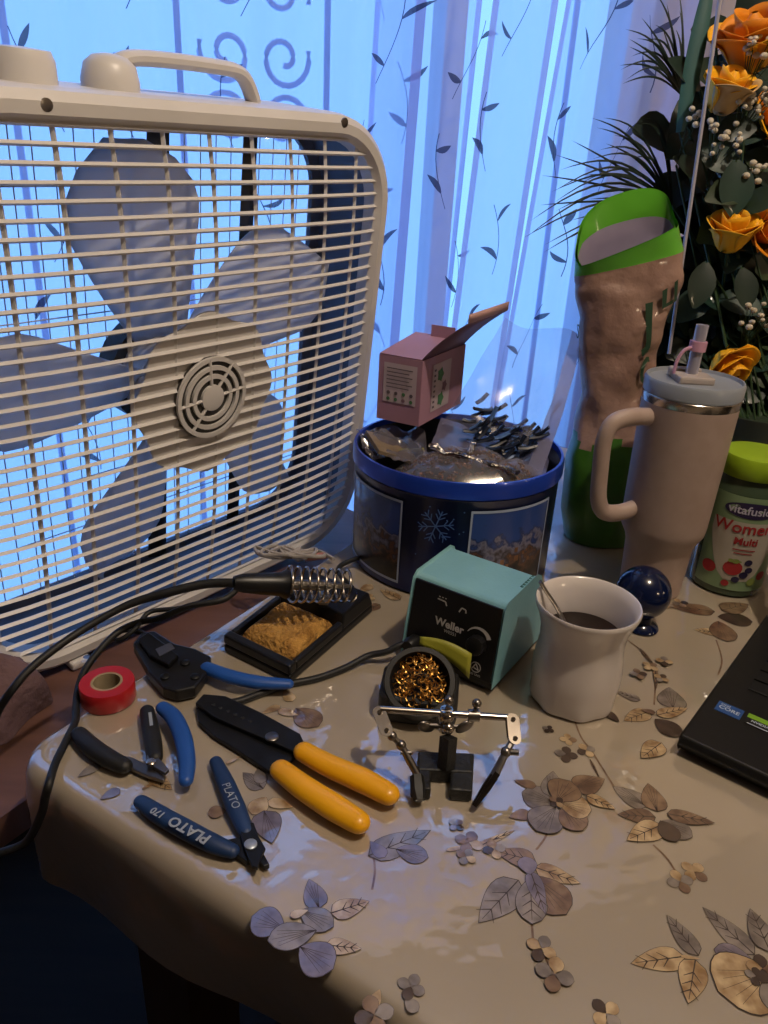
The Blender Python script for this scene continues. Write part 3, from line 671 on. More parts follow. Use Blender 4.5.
# zip bag of dark strips leaning back
zb = thing('zip_bag', 'clear zip bag of dark blue strips leaning at the back of the tin', 'bag', tin_c + Vector((.06, .035, .135)))
zinv = Matrix.Translation(-Vector(zb.location))
zBL, zBR, zTR, zTL = (0.0607, 0.8300, 0.8955), (0.1677, 0.7700, 0.8641), (0.2222, 0.9000, 0.9871), (0.1358, 0.9500, 0.9967)
zBL, zBR, zTR, zTL = (Vector(q) for q in (zBL, zBR, zTR, zTL))
def zsh(a, b, d=0):
    p = (zBL*(1-a)+zBR*a)*(1-b) + (zTL*(1-a)+zTR*a)*b
    return p + Vector((0, -.012*math.sin(PI*b) - d, .006*math.sin(PI*a*2+b*3))) + Vector((0, crumple((a*4, b*4, 1), 1, .006), 0))
mb = MB(); mb.sheet(lambda a, b: zsh(a, b), 20, 20); mb.obj('zip_bag_film', sheer('zip_bag_film', '#aab0dc', .30, .6, gloss=.3), zb, smooth=60).matrix_parent_inverse = zinv
mb = MB(); mb.sheet(lambda a, b: zsh(.86+.14*a, b, .002), 4, 20); o = mb.obj('zip_strip', sheer('zip_strip', '#c5c3e2', .72, .6, gloss=.2), zb, smooth=60); o.matrix_parent_inverse = zinv
stripm = mat('dark_blue_strip', '#10141f', '#1b2740', 90, .35, coat=.3); stripl = mat('light_blue_strip', '#4d6c9e', '#3f5f95', 90, .35)
rnd = random.Random(11)
for i in range(70):
    a, b = rnd.uniform(.22, .86), .02+.26*rnd.random()**1.2
    c = zsh(a, b, -.016+.03*rnd.random()); q = rnd.uniform(-.4, 1.2); L = rnd.uniform(.012, .020)
    d = Vector((math.cos(q)*L, rnd.uniform(-.006, .006), math.sin(q)*L*.7))
    mb = MB(); mb.tube([c-d*.6, c, c+d*.6+Vector((0, 0, .003))], .0038, 6, flat=.5)
    mb.obj('dark_strip', stripl if i % 5 == 0 else stripm, zb, smooth=40).matrix_parent_inverse = zinv
# pink carton
pk = mat('pink_card', '#a0788c', '#94707f', 12, .6); pkd = mat('pink_card_inside', '#80606e', '#6f5462', 12, .7)
pkp = mat('pale_print', '#b5a4ab', None, 12, .6); green = mat('green_print', '#4a7a52', '#3a6644', 40, .6); ink2 = mat('grey_ink', '#5a4e58', None, 40, .6)
B0 = Vector((.033, .808, TZ+.148))
car = thing('pink_carton', 'small pink carton with open lid flap standing on the tin contents', 'carton', B0, math.radians(-28))
# local: x to the left face's far end is -x, y backwards
cw, cdp, ch = .053, .114, .073
mb = MB(); th = .0009
mb.box((-cw/2, 0, ch/2), (cw, th, ch)); mb.box((-cw/2, cdp, ch/2), (cw, th, ch)); mb.box((0, cdp/2, ch/2), (th, cdp, ch)); mb.box((-cw, cdp/2, ch/2), (th, cdp, ch)); mb.box((-cw/2, cdp/2, .0005), (cw, cdp, th))
mb.obj('carton_body', pk, car, 0)
mb = MB()    # top panel sloping at the left, closed half
mb.sheet(lambda a, b: Vector((-cw+cw*a*.98, cdp*b*.75, ch+.001+.010*b)), 2, 3); mb.obj('top_panel', pk, car, 0, solid=.001)
mb = MB()
def flp(a, b): return Vector((-.002+.038*b+.012*b*b, .001+(cdp-.002)*a, ch+.050*b-.004*b*b))
mb.sheet(flp, 3, 7); fl_ = mb.obj('lid_flap', pkd, car, 30, solid=.001)
mb = MB(); mb.sheet(lambda a, b: flp(a, 1) + Vector((.002*b, -.004*b, .010*b)), 3, 3); mb.obj('tuck_tab', mat('pink_tuck_tab', '#c09a96', None, 12, .6), fl_, 30, solid=.001)
mb = MB(); mb.sheet(lambda a, b: Vector((-.030+.03*a, cdp*.70, ch+.008+.016*b)), 2, 2); mb.obj('side_flap', pk, car, 0, solid=.001)
mb = MB(); y = -.0012
mb.add([(-.046, y, .022), (-.005, y, .022), (-.005, y, .066), (-.046, y, .066)], [(0, 1, 2, 3)]); ln = mb.obj('printed_panel', pkp, car, 0)
mb = MB(); y = -.0018
for k in range(6): mb.add([(-.042, y, .061-.0042*k), (-.010-.004*(k % 2), y, .061-.0042*k), (-.010-.004*(k % 2), y, .0598-.0042*k), (-.042, y, .0598-.0042*k)], [(3, 2, 1, 0)], 1)
for k in range(4):
    x = -.039+.0095*k
    for zz, m_ in ((.033, 0 if k == 2 else 1), (.026, 0 if k != 2 else 2)):
        mb.add([(x+.0022*math.cos(q*PI/4), y, zz+.0022*math.sin(q*PI/4)) for q in range(8)], [tuple(range(8))], m_)
mb.obj('printed_icons', [green, ink2, pkd], ln, 0)
mb = MB(); x = .0012
mb.add([(x, .026, .010), (x, .074, .010), (x, .074, .064), (x, .026, .064)], [(0, 1, 2, 3)], 0)
for yy, zz, rr in ((.046, .050, .009), (.050, .021, .009), (.058, .035, .007)):
    mb.add([(x+.0005, yy+rr*math.cos(q*PI/5)*(1-.3*(q % 2)), zz+rr*math.sin(q*PI/5)*(1-.3*(q % 2))) for q in range(10)], [tuple(range(10))], 1 if rr > .008 else 3)
for k in range(8): mb.add([(x+.0005, .029, .014+.006*k), (x+.0005, .034, .014+.006*k), (x+.0005, .034, .0165+.006*k), (x+.0005, .029, .0165+.006*k)], [(0, 1, 2, 3)], 2)
mb.obj('printed_side', [pkp, green, ink2, pkd], car, 0)

# ------------------------------------------------------------------ kraft bag with green top
kb = thing('kraft_bag', 'crumpled brown stand-up bag with bright green open top and green base', 'bag', (.277, .862, TZ))
kinv = Matrix.Translation(-Vector(kb.location))
KY = .862
rows = [  # left, right, half depth
 ((0.2328, 0.8620, 0.7290), (0.3111, 0.8620, 0.7307), .036), ((0.2177, 0.8620, 0.7892), (0.3114, 0.8620, 0.7905), .040), ((0.2156, 0.8620, 0.8458), (0.3048, 0.8620, 0.8456), .040), ((0.2182, 0.8620, 0.8925), (0.3029, 0.8620, 0.8935), .034),
 ((0.2191, 0.8620, 0.9325), (0.3016, 0.8620, 0.9369), .028), ((0.2127, 0.8620, 0.9808), (0.2967, 0.8620, 0.9852), .026), ((0.2050, 0.8620, 1.0161), (0.3010, 0.8620, 1.0254), .025), ((0.1953, 0.8620, 1.0436), (0.3081, 0.8620, 1.0600), .024), ((0.1927, 0.8620, 1.0604), (0.3055, 0.8620, 1.0929), .021)]
rows = [(Vector(a), Vector(b), c) for a, b, c in rows]
fr_L, fr_R = Vector((0.1904, 0.8620, 1.0686)), Vector((0.2948, 0.8620, 1.1184))
bk_L, bk_R = Vector((0.1893, 0.8620, 1.0972)), Vector((0.2862, 0.8620, 1.1298)); bk_M = Vector((0.2255, 0.8620, 1.1462))
def kring(L, R_, b, q):
    c = (L+R_)/2; h = (R_-L)/2
    cx = math.copysign(abs(math.cos(q))**.8, math.cos(q)); return c + h*cx + Vector((0, b*math.sin(q), 0))
def kpt(q, t):
    """t 0..1 over the closed rows, 1..2 up to the rim"""
    if t <= 1:
        f = t*(len(rows)-1); i = min(int(f), len(rows)-2); f -= i
        p = kring(*rows[i], q)*(1-f) + kring(*rows[i+1], q)*f
    else:
        p0 = kring(*rows[-1], q)
        fr = kring(fr_L, fr_R, .026, q); bk = kring(bk_L, bk_R, .022, q) + Vector((0, 0, (bk_M.z-(bk_L.z+bk_R.z)/2)*max(0, math.sin(q))))
        k = .5+.5*max(-1, min(1, math.sin(q)*2.2)); p = p0*(2-t) + (fr*(1-k)+bk*k)*(t-1)
    amp = min(1, t*3)*(.007 if t < .95 else .0025)
    p = p + Vector((crumple(p, 22, amp*.5), crumple(p+Vector((5, 0, 0)), 26, amp), 0)); p.z = max(p.z, TZ+.001); return p
kraft = mat('kraft_paper', '#987b6e', '#7d6055', 14, .55, bump=.35, bscale=45, coat=.25)
kgreen = mat('bag_bright_green', '#5fae2e', '#529c26', 14, .4, coat=.3); kdark = mat('bag_dark_green', '#39681c', '#2d5615', 14, .45, coat=.3)
kin = mat('bag_inner_film', '#968ca4', '#877d96', 14, .5)
ts = [i/44 for i in range(45)] + [1+i/6 for i in range(1, 7)]
nu = 56; mb = MB(); vs = [kpt(2*PI*i/nu, t) for t in ts for i in range(nu)]; o_ = len(mb.v); mb.v += [tuple(v) for v in vs]
for j in range(len(ts)-1):
    for i in range(nu):
        mb.f.append([j*nu+i, j*nu+(i+1) % nu, (j+1)*nu+(i+1) % nu, (j+1)*nu+i]); t = ts[j]
        s_ = math.sin(2*PI*(i+.5)/nu)
        mb.m.append(1 if t >= (.995 if s_ < .1 else .98) else (2 if t < .33 + .02*math.sin(i*.5) else 0))
mb.f.append(list(range(nu))[::-1]); mb.m.append(2)
mb.obj('bag_film', [kraft, kgreen, kdark], kb, smooth=40).matrix_parent_inverse = kinv
mb = MB()
def kinn(a, b):
    q = 2*PI*a; p = kpt(q, 2-1.25*b); c = kpt(0, 2-1.25*b)*.5+kpt(PI, 2-1.25*b)*.5; return p + (c-p)*.05 + Vector((0, -.003*math.sin(q), 0))
mb.sheet(kinn, 40, 20, closed=True); 
for i, f in enumerate(mb.f): mb.m[i] = 1 if i < 6*40 else 0
mb.obj('inner_film', [kin, kgreen], kb, smooth=60).matrix_parent_inverse = kinv
ptxt = mat('dark_green_print', '#1f3f2c', '#193524', 30, .5)
def onbag(q0, t0, rot):
    c, s = math.cos(rot), math.sin(rot)
    def f(x, y):
        X, Y = x*c-y*s, x*s+y*c; q, t = q0 + X/.055, t0 + Y/.30
        p = kpt(q, t); n_ = (kpt(q+.08, t)-kpt(q-.08, t)).cross(kpt(q, t+.03)-kpt(q, t-.03)).normalized()
        return p + n_*.0045
    return f
for ch_, sz, q_, t_, ro, bo in (('J', .062, -1.2, .74, .25, .0015), ('LI', .036, -.86, .84, .45, .001), ('C', .030, -1.08, .575, .3, .001), ('8', .024, -1.0, .48, .3, 0), ('S', .024, -2.9, .70, -.3, 0)):
    mb = MB(); lettering(mb, ch_, sz, onbag(q_, t_, ro), bold=bo); mb.obj('printed_letters', ptxt, kb, 0).matrix_parent_inverse = kinv

# ------------------------------------------------------------------ tumbler
tum = thing('handled_tumbler', 'blush handled tumbler with steel ring, clear lid and straw', 'tumbler', (.297, .737, TZ), 0)
tum.scale = (.955, .955, 1.06)
blush = mat('blush_enamel', '#a08c82', '#9a867c', 60, .5, bump=.03, bscale=600)
mb = MB(); mb.lathe([(.030, .0003), (.0335, .002), (.0345, .02), (.0362, .052), (.0385, .060), (.0445, .070), (.0455, .078), (.0485, .200)], 64, cap1=True); mb.obj('tumbler_body', blush, tum)
mb = MB(); mb.lathe([(.0485, .200), (.0487, .2005), (.0490, .2075), (.0485, .208)], 64, cap0=False, cap1=False); lbl(mb.obj('steel_ring', chrome, tum), 'polished steel ring below the lid')
lidm = mat('frosted_lid', '#9aa0aa', '#949aa4', 20, .3, trans=.25)
mb = MB(); mb.lathe([(.0480, .208), (.0492, .209), (.0495, .220), (.0480, .2225), (.0465, .2225), (.0455, .2195), (.002, .2195)], 64); lbl(mb.obj('tumbler_lid', lidm, tum), 'frosted clear lid')
mb = MB(); mb.box((-.004, -.004, .2225), (.036, .028, .007)); mb.box((-.006, .016, .224), (.032, .012, .009)); lbl(mb.obj('lid_slider', mat('slider_plastic', '#a59a94', None, 20, .4), tum, 0, bevel=.002), 'pale sliding lid cover')
mb = MB(); mb.tube([(-.004, .002, .218), (-.003, .003, .270)], .0062, 16); lbl(mb.obj('straw', mat('clear_straw', '#a9a7b8', None, 20, .25, trans=.4), tum), 'clear plastic straw')
pinks = mat('pink_silicone', '#b98aa0', None, 20, .5)
mb = MB(); mb.tube([(-.0036, .0025, .2465), (-.0033, .0028, .2555)], .0085, 18); mb.tube(smoothpath([(-.010, .0, .250), (-.018, -.002, .247), (-.023, -.003, .238), (-.0245, -.004, .226)], 5), .0017, 8); lbl(mb.obj('straw_ring', pinks, tum), 'pink silicone ring and strap on the straw')
hd = Vector((-.94, -.34, 0)); 
def hp(r, z): return hd*r + Vector((0, 0, z))
mb = MB(); mb.tube(smoothpath([hp(.044, .187), hp(.070, .188), hp(.090, .183), hp(.097, .167), hp(.095, .135), hp(.091, .108), hp(.081, .094), hp(.062, .091), hp(.0445, .094)], 6), .0085, 14, up=(.34, -.94, 0)); mb.obj('handle', blush, tum)
# ------------------------------------------------------------------ vitamin bottle
bot = thing('vitamin_bottle', 'green vitamin jar with lime lid standing right of the tumbler', 'bottle', (.388, .758, TZ), 0)
bgreen = mat('green_tinted_plastic', '#3c4a38', '#34412f', 20, .25, coat=.5)
mb = MB(); mb.lathe([(.034, .0003), (.0372, .003), (.0378, .01), (.0378, .108), (.036, .120), (.032, .128), (.031, .134)], 56); mb.obj('jar', bgreen, bot)
lime = mat('lime_lid', '#8aa81e', '#7f9c18', 20, .45)
mb = MB(); mb.lathe([(.0345, .134), (.0352, .135), (.0352, .153), (.034, .156), (.030, .157), (.004, .157)], 56, wob=lambda q, z: .0003*math.sin(40*q) if .134 < z < .154 else 0); lbl(mb.obj('lid', lime, bot), 'lime green screw lid')
BR = .0378; qc = -1.76
def jar(x, z, d=.0004): return cyl(BR+d, qc + x/BR, z)
lab = mat('label_pale_green', '#7f9472', '#6f8762', 30, .5); labw = mat('label_cream', '#a79f92', None, 30, .5)
mb = MB(); mb.sheet(lambda a, b: jar(-.045+.09*a, .010+.108*b), 30, 2); lb = mb.obj('label', lab, bot)
mb = MB(); mb.sheet(lambda a, b: jar(-.001+(a-.5)*2*(.012+.024*min(1, b*1.3)**.6), .022+.068*b, .0007), 12, 10); mb.obj('label_shield', labw, lb)
mb = MB(); mb.sheet(lambda a, b: jar(math.cos(2*PI*a)*.0285*b, .1035+math.sin(2*PI*a)*.0088*b, .0009), 30, 3, closed=True); mb.obj('brand_oval', mat('purple_print', '#2b2145', None, 30, .45), lb)
mb = MB(); lettering(mb, 'vitafusion', .0128, lambda x, y: jar(x, .1035+y, .0013), bold=.0002); mb.obj('brand_lettering', mat('lilac_white_print', '#b9b4c6', None, 30, .5), lb, 0)
redp = mat('red_print', '#9c2a2c', '#8c2226', 30, .5)
mb = MB(); lettering(mb, "Women's", .0180, lambda x, y: jar(x, .0835+y, .0013), bold=.0003); lettering(mb, 'Multi', .0115, lambda x, y: jar(x, .0685+y, .0013), bold=.0003)
for k, ww in enumerate((.022, .018)): mb.sheet(lambda a, b: jar((a-.5)*ww, .0585-.0042*k+.0012*b, .0013), 6, 2)
mb.obj('label_lettering', redp, lb, 0)
mb = MB(); purple = mat('berry_print', '#241f3c', None, 30, .5)
def disc(x, z, rx, rz, mi, d=.0012): mb.add([jar(x+rx*math.cos(q*PI/7), z+rz*math.sin(q*PI/7), d) for q in range(14)], [tuple(range(14))], mi)
for x, z, r, m_ in ((-.006, .037, .0095, 0), (.006, .030, .0045, 1), (-.001, .024, .004, 1), (.010, .036, .004, 1), (.008, .045, .004, 1), (-.030, .032, .008, 0), (-.010, .018, .004, 0), (.016, .022, .005, 2), (.027, .028, .006, 0)): disc(x, z, r, r*.9, m_, .0012+.0001*(m_+1))
for k in range(5): disc(-.006+.004*math.cos(k*1.25), .0455+.0015*math.sin(k*1.25), .003, .0012, 2, .0016)
mb.obj('printed_fruit', [redp, purple, mat('leaf_print', '#7c8a45', None, 30, .5)], lb, 0)
# ------------------------------------------------------------------ soldering station
st = thing('soldering_station', 'teal and black soldering station with sloped front panel', 'soldering station', (.060, .553, TZ), math.radians(-33))
teal = mat('teal_plastic', '#74a3ac', '#6b99a2', 20, .45, bump=.05, bscale=400)
hwid = .046
side = [(.004, .010), (.014, .080), (.018, .0835), (.076, .0845), (.084, .080), (.106, .040), (.108, .010)]     # depth, height
def ins(z): return .0012 * max(0, (z-.02)/.07)             # sides lean in a little
mb = MB(); nS = len(side)
vs = [(-hwid+ins(z), y, z) for y, z in side] + [(hwid-ins(z), y, z) for y, z in side]
mb.add(vs, [tuple(range(nS)), tuple(range(nS, 2*nS))[::-1]] + [(i, nS+i, nS+(i+1) % nS, (i+1) % nS)[::-1] for i in range(nS)])
mb.obj('station_case', teal, st, smooth=30, bevel=.003, seg=3)
mb = MB(); mb.prism([(-.044, .006), (.044, .006), (.044, .106), (-.044, .106)], .002, .0105); mb.obj('base_tray', black, st, 0, bevel=.002)
ft = Vector((0, .010, .070)).normalized(); fnn = Vector((0, -.070, .010)).normalized(); fo = Vector((0, .0040, .010))
def fp(x, h, d=0): return fo + Vector((x, 0, 0)) + ft*h + fnn*d
mb = MB(); c4 = [(-.0435, .001), (.0435, .001), (.0425, .071), (-.0425, .071)]
mb.add([fp(x, h, .0016) for x, h in c4] + [fp(x, h, -.001) for x, h in c4], [(0, 1, 2, 3), (7, 6, 5, 4), (0, 4, 5, 1), (1, 5, 6, 2), (2, 6, 7, 3), (3, 7, 4, 0)])
pan = mb.obj('front_panel', black, st, 0, bevel=.0008)
white = mat('white_print', '#b9b4ae', None, 30, .5)
mb = MB(); lettering(mb, 'Weller', .0100, lambda x, y: fp(x-.003, .0395+y, .0019), bold=.0003); lettering(mb, 'WES51', .0042, lambda x, y: fp(x-.001, .0330+y, .0019))
def pl(pts, w_):
    for a, b in zip(pts, pts[1:]):
        a, b = Vector(a), Vector(b); e = (b-a).normalized(); m_ = Vector((-e.y, e.x))*w_
        mb.add([fp(v.x, v.y, .0019) for v in (a-m_, b-m_, b+m_, a+m_)], [(0, 1, 2, 3)])
pl([(-.018, .060), (-.010, .0595), (-.0085, .056)], .0006); pl([(.004, .055), (.006, .0595), (.010, .0590), (.0105, .056)], .0006)
for k in range(3): pl([(-.017+.003*k, .0625), (-.0155+.003*k, .0625)], .0004)
mb.obj('panel_print', white, pan, 0); mb = MB()
mb.add([fp(.028+math.cos(q*PI/10)*.0050, .0115+math.sin(q*PI/10)*.0050, .0018) for q in range(20)] + [fp(.028+math.cos(q*PI/10)*.0042, .0115+math.sin(q*PI/10)*.0042, .0018) for q in range(20)],
       [(q, (q+1) % 20, 20+(q+1) % 20, 20+q) for q in range(20)])
mb.obj('panel_emblem_ring', white, pan, 0); mb = MB()
pl([(.0250, .0095), (.028, .0150), (.0310, .0095), (.0265, .0105)], .0005); lettering(mb, 'ESD SAFE', .0028, lambda x, y: fp(x+.028, .0045+y, .0019))
mb.obj('panel_print', white, pan, 0)
mb = MB(); K = 16
arc = [(.026+.0125*math.cos(q), .036+.0125*math.sin(q)) for q in [math.radians(25+130*k/K) for k in range(K+1)]]
arc2 = [(.026+r*math.cos(q), .036+r*math.sin(q)) for q, r in [(math.radians(25+130*k/K), .0118-.0035*(1-k/K)) for k in range(K+1)]]
mb.add([fp(*p, .0019) for p in arc+arc2], [(k, k+1, K+2+k, K+1+k)[::-1] for k in range(K)]); mb.obj('dial_wedge', white, pan, 0)
Mk = Matrix.Identity(4); xx = Vector((1, 0, 0))
for i in range(3): Mk[i][0], Mk[i][1], Mk[i][2] = xx[i], ft[i], fnn[i]
Mk.translation = fp(.026, .033)
mb = MB(); mb.lathe([(.0085, .0016), (.0082, .009), (.0070, .0098), (.002, .0100)], 28, M=Mk, wob=lambda q, z: .0003*math.sin(12*q)); mb.obj('temperature_knob', black, pan)
mb = MB(); Mk2 = Mk.copy(); Mk2.translation = fp(-.033, .012); mb.lathe([(.007, .001), (.007, .012), (.005, .016)], 20, M=Mk2); mb.obj('cord_socket', black, st)
for k in range(6):
    mb = MB(); mb.box((hwid-.0065, .052+.0045*k, .0800), (.004, .0022, .010), 0, rotm(0, .5, 0)); mb.obj('vent_slot', mat('vent_shadow', '#2f5c5b', None, 20, .6) if k == 0 else bpy.data.materials['vent_shadow'], st, 0)
# ------------------------------------------------------------------ tip cleaner with brass wool
tcn_ = thing('tip_cleaner', 'black tip cleaner cup full of brass wool in front of the station', 'tip cleaner', (.037, .511, TZ), math.radians(-6))
mb = MB(); mb.prism([(-.032, -.020), (-.026, -.026), (.026, -.026), (.032, -.020), (.032, .020), (-.032, .020)], .0005, .026); mb.obj('cleaner_base', blacksoft, tcn_, 0, bevel=.004, seg=3)
ax = Vector((0, -.62, .78)).normalized(); tx = Vector((1, 0, 0)); ty = ax.cross(tx)
Mc = Matrix.Identity(4)
for i in range(3): Mc[i][0], Mc[i][1], Mc[i][2] = tx[i], ty[i], ax[i]
Mc.translation = Vector((0, .008, .010))
mb = MB(); mb.lathe([(.024, .0075), (.0285, .0115), (.0295, .030), (.0282, .0335), (.0243, .0335), (.0232, .030), (.0226, .014), (.002, .014)], 44, M=Mc); mb.obj('cleaner_cup', blacksoft, tcn_)
brass = mat('brass_wool', '#e0ae5c', '#b07c3a', 200, .35, 1)
mb = MB(); rnd = random.Random(2)
for i in range(210):
    q, r = rnd.uniform(0, 2*PI), .0208*math.sqrt(rnd.random()); c = Vector((r*math.cos(q), r*math.sin(q), .0300+.0055*(1-(r/.0215)**2)+rnd.uniform(-.004, .001)))
    R = rotm(rnd.uniform(-1.2, 1.2), rnd.uniform(-1.2, 1.2), rnd.uniform(0, 6)); rr = rnd.uniform(.0018, .0034); a0 = rnd.uniform(0, 6)
    mb.tube([Mc @ (c + R @ Vector((rr*math.cos(a0+k*.8), rr*math.sin(a0+k*.8), .0005*k))) for k in range(6)], .00055, 3, flat=.5)
stuff(mb.obj('brass_wool', brass, tcn_, smooth=0))
yel = mat('yellow_green_plastic', '#8b8a2a', '#7d7c22', 20, .5)
mb = MB(); mb.sheet(lambda a, b: Vector((-.004+.044*a, .026-.010*a+.004*b, .0470-.013*a+.016*(b-.5)*(.35+a)+.004*math.sin(PI*a))), 12, 4); lbl(mb.obj('yellow_visor', yel, tcn_, 60, solid=.002), 'yellow green strip behind the cup')
mb = MB(); lettering(mb, 'Weller', .011, lambda x, y: Vector((x+.004, -.0264, .0135+y)), bold=.0002); mb.obj('cleaner_lettering', mat('grey_print', '#4d4a47', None, 30, .5), tcn_, 0)

# ------------------------------------------------------------------ iron stand, sponge, coil, iron
isl = thing('iron_stand', 'black soldering iron stand with tan sponge and steel coil', 'iron stand', (-.078, .620, TZ), 0)
iinv = Matrix.Translation(-Vector(isl.location))
c1, c2, c3, c4_ = Vector((-.139, .574, TZ)), Vector((-.073, .531, TZ)), Vector((-.006, .655, TZ)), Vector((-.078, .700, TZ))
def quad(k0, k1, j0, j1, z):
    return [(c1*(1-k)+c4_*k)*(1-j) + (c2*(1-k)+c3*k)*j + Vector((0, 0, z)) for k, j in ((k0, j0), (k0, j1), (k1, j1), (k1, j0))]
def hexa(mb, k0, k1, j0, j1, z0, z1, mi=0, tp=0):
    mb.add(quad(k0, k1, j0, j1, z0) + quad(k0+tp, k1-tp, j0+tp, j1-tp, z1), [(3, 2, 1, 0), (4, 5, 6, 7), (0, 1, 5, 4), (1, 2, 6, 5), (2, 3, 7, 6), (3, 0, 4, 7)], mi)
mb = MB(); hexa(mb, 0, 1, 0, 1, .0005, .009); hexa(mb, .0, .07, 0, 1, .009, .019); hexa(mb, .60, 1, 0, 1, .009, .024, tp=.03); hexa(mb, .07, .6, 0, .08, .009, .018); hexa(mb, .07, .6, .92, 1, .009, .018)
mb.obj('stand_base', black, isl, 0, bevel=.002).matrix_parent_inverse = iinv
sponge = mat('tan_sponge', '#c2924a', '#9a6e32', 70, .95, bump=.8, bscale=260)
mb = MB()
Q = quad(.10, .58, .12, .90, 0)
def spg(a, b):
    p = (Q[0]*(1-b)+Q[1]*b)*(1-a) + (Q[3]*(1-b)+Q[2]*b)*a; e = min(1, 8*min(a, 1-a, b, 1-b)); return p + Vector((0, 0, .010+.0125*e**.5+crumple(p, 90, .0012)))
mb.sheet(spg, 20, 16); mb.obj('sponge', sponge, isl, smooth=60).matrix_parent_inverse = iinv
ia, ib = Vector((-0.1242, 0.5761, 0.8220)), Vector((-0.0262, 0.6156, 0.8020))           # axis of the iron
idr = (ib-ia).normalized()
mb = MB(); e1 = idr.cross(Vector((0, 0, 1))).normalized(); e2 = e1.cross(idr)
i0 = ia + idr*.044; Lc = (ib-ia).length - .044
pts = []
for k in range(8*18+1):
    q = k/18*2*PI; f = k/144; r = .0165-.002*f; pts.append(i0 + idr*(Lc*f) + e1*r*math.cos(q) + e2*r*math.sin(q))
mb.tube(pts, .0013, 6, cap=True); mb.obj('coil_holder', chrome, isl, smooth=60).matrix_parent_inverse = iinv
mb = MB(); pp = Q[3]*.1+Q[2]*.0; bp = (c1*.18+c4_*.82)*.55+(c2*.18+c3*.82)*.45
mb.tube([bp + Vector((0, 0, .02)), i0 + idr*Lc*.55 - e2*.0 - Vector((0, 0, .016))], .004, 8); mb.tube([i0+idr*(Lc*.50+.004*k)*1 + Vector((0, 0, -.0165)) for k in range(3)], .004, 8)
mb.obj('coil_post', steel, isl).matrix_parent_inverse = iinv
ir = thing('soldering_iron', 'black soldering iron resting in the coil of its stand', 'soldering iron', tuple(ia))
rinv = Matrix.Translation(-ia)
mb = MB(); mb.tube([ia - idr*.004, ia + idr*.004, ia + idr*.02, ia + idr*.038, ia+idr*.044, ia+idr*.047], [.006, .0085, .0098, .0108, .0135, .0125], 20); mb.obj('iron_handle', black, ir).matrix_parent_inverse = rinv
mb = MB(); mb.tube([ia+idr*.047, ia+idr*.085, ia+idr*.086, ia+idr*.10, ia+idr*.108], [.005, .005, .003, .0025, .0005], 14); mb.obj('iron_barrel', steel, ir).matrix_parent_inverse = rinv
mb = MB(); 
cpath = smoothpath([tuple(ia - idr*.004), (-0.1529, 0.5748, 0.8200), (-0.1821, 0.5683, 0.8140), (-0.2150, 0.5599, 0.8050), (-0.2421, 0.5412, 0.7950), (-0.2609, 0.5187, 0.7880), (-0.2764, 0.4954, 0.7800), (-0.2856, 0.4808, 0.7700), (-0.2962, 0.4778, 0.7540), (-0.3055, 0.4676, 0.7350), (-0.3277, 0.4331, 0.7100), (-0.3674, 0.4091, 0.6710)], 6)
mb.tube(cpath, [.0042 if k < 14 else (.0042-.0009*min(1, (k-14)/6)) for k in range(len(cpath))], 8); mb.obj('iron_cord', blacksoft, ir, smooth=60).matrix_parent_inverse = rinv

def cable(name, pts, r, label, n=6):
    p = smoothpath(pts, n); mb = MB(); mb.tube(p, r, 8); o = mb.obj(name, blacksoft, smooth=60, loc=tuple(p[0])); return tag(o, label, 'cable', 'black cables on the table')
cable('cable', [(-0.1334, 0.6092, 0.7950), (-0.1436, 0.5952, 0.7920), (-0.1714, 0.5886, 0.7880), (-0.1964, 0.5786, 0.7800), (-0.2141, 0.5765, 0.7760), (-0.2303, 0.5649, 0.7720), (-0.2404, 0.5421, 0.7660), (-0.2453, 0.5213, 0.7600), (-0.2435, 0.5024, 0.7560), (-0.2376, 0.4826, 0.7540), (-0.2317, 0.4656, 0.7545), (-0.2300, 0.4421, 0.7545), (-0.2281, 0.4196, 0.7550), (-0.2243, 0.4004, 0.7550), (-0.2277, 0.3981, 0.7440), (-0.2326, 0.3977, 0.7280), (-0.2476, 0.3982, 0.7000), (-0.2671, 0.3960, 0.6900)], .0031, 'black cable looping past the red tape and over the table edge')
cable('cable', [(-0.1451, 0.6020, 0.7900), (-0.1813, 0.5906, 0.7840), (-0.2081, 0.5876, 0.7800), (-0.2157, 0.5697, 0.7740), (-0.2280, 0.5615, 0.7660), (-0.2394, 0.5727, 0.7620), (-0.2296, 0.5864, 0.7600), (-0.2091, 0.5845, 0.7560), (-0.1924, 0.5705, 0.7535), (-0.1813, 0.5501, 0.7535)], .0022, 'thin black cable curling behind the crimper')
cable('cable', [(0.0278, 0.5744, 0.7700), (0.0189, 0.5718, 0.7680), (0.0084, 0.5688, 0.7630), (-0.0076, 0.5683, 0.7580), (-0.0272, 0.5541, 0.7540), (-0.0496, 0.5385, 0.7534), (-0.0725, 0.5282, 0.7534), (-0.0941, 0.5142, 0.7534), (-0.1103, 0.5025, 0.7534), (-0.1240, 0.4975, 0.7534)], .0031, 'black cable from the station to the blue handled crimper')
cable('cable', [(-0.0289, 0.6803, 0.7620), (-0.0464, 0.7205, 0.7600), (-0.0325, 0.7412, 0.7620), (-0.0151, 0.7497, 0.7610), (0.0152, 0.7362, 0.7600), (0.0296, 0.7323, 0.7580)], .0028, 'black cable passing in front of the round tin')

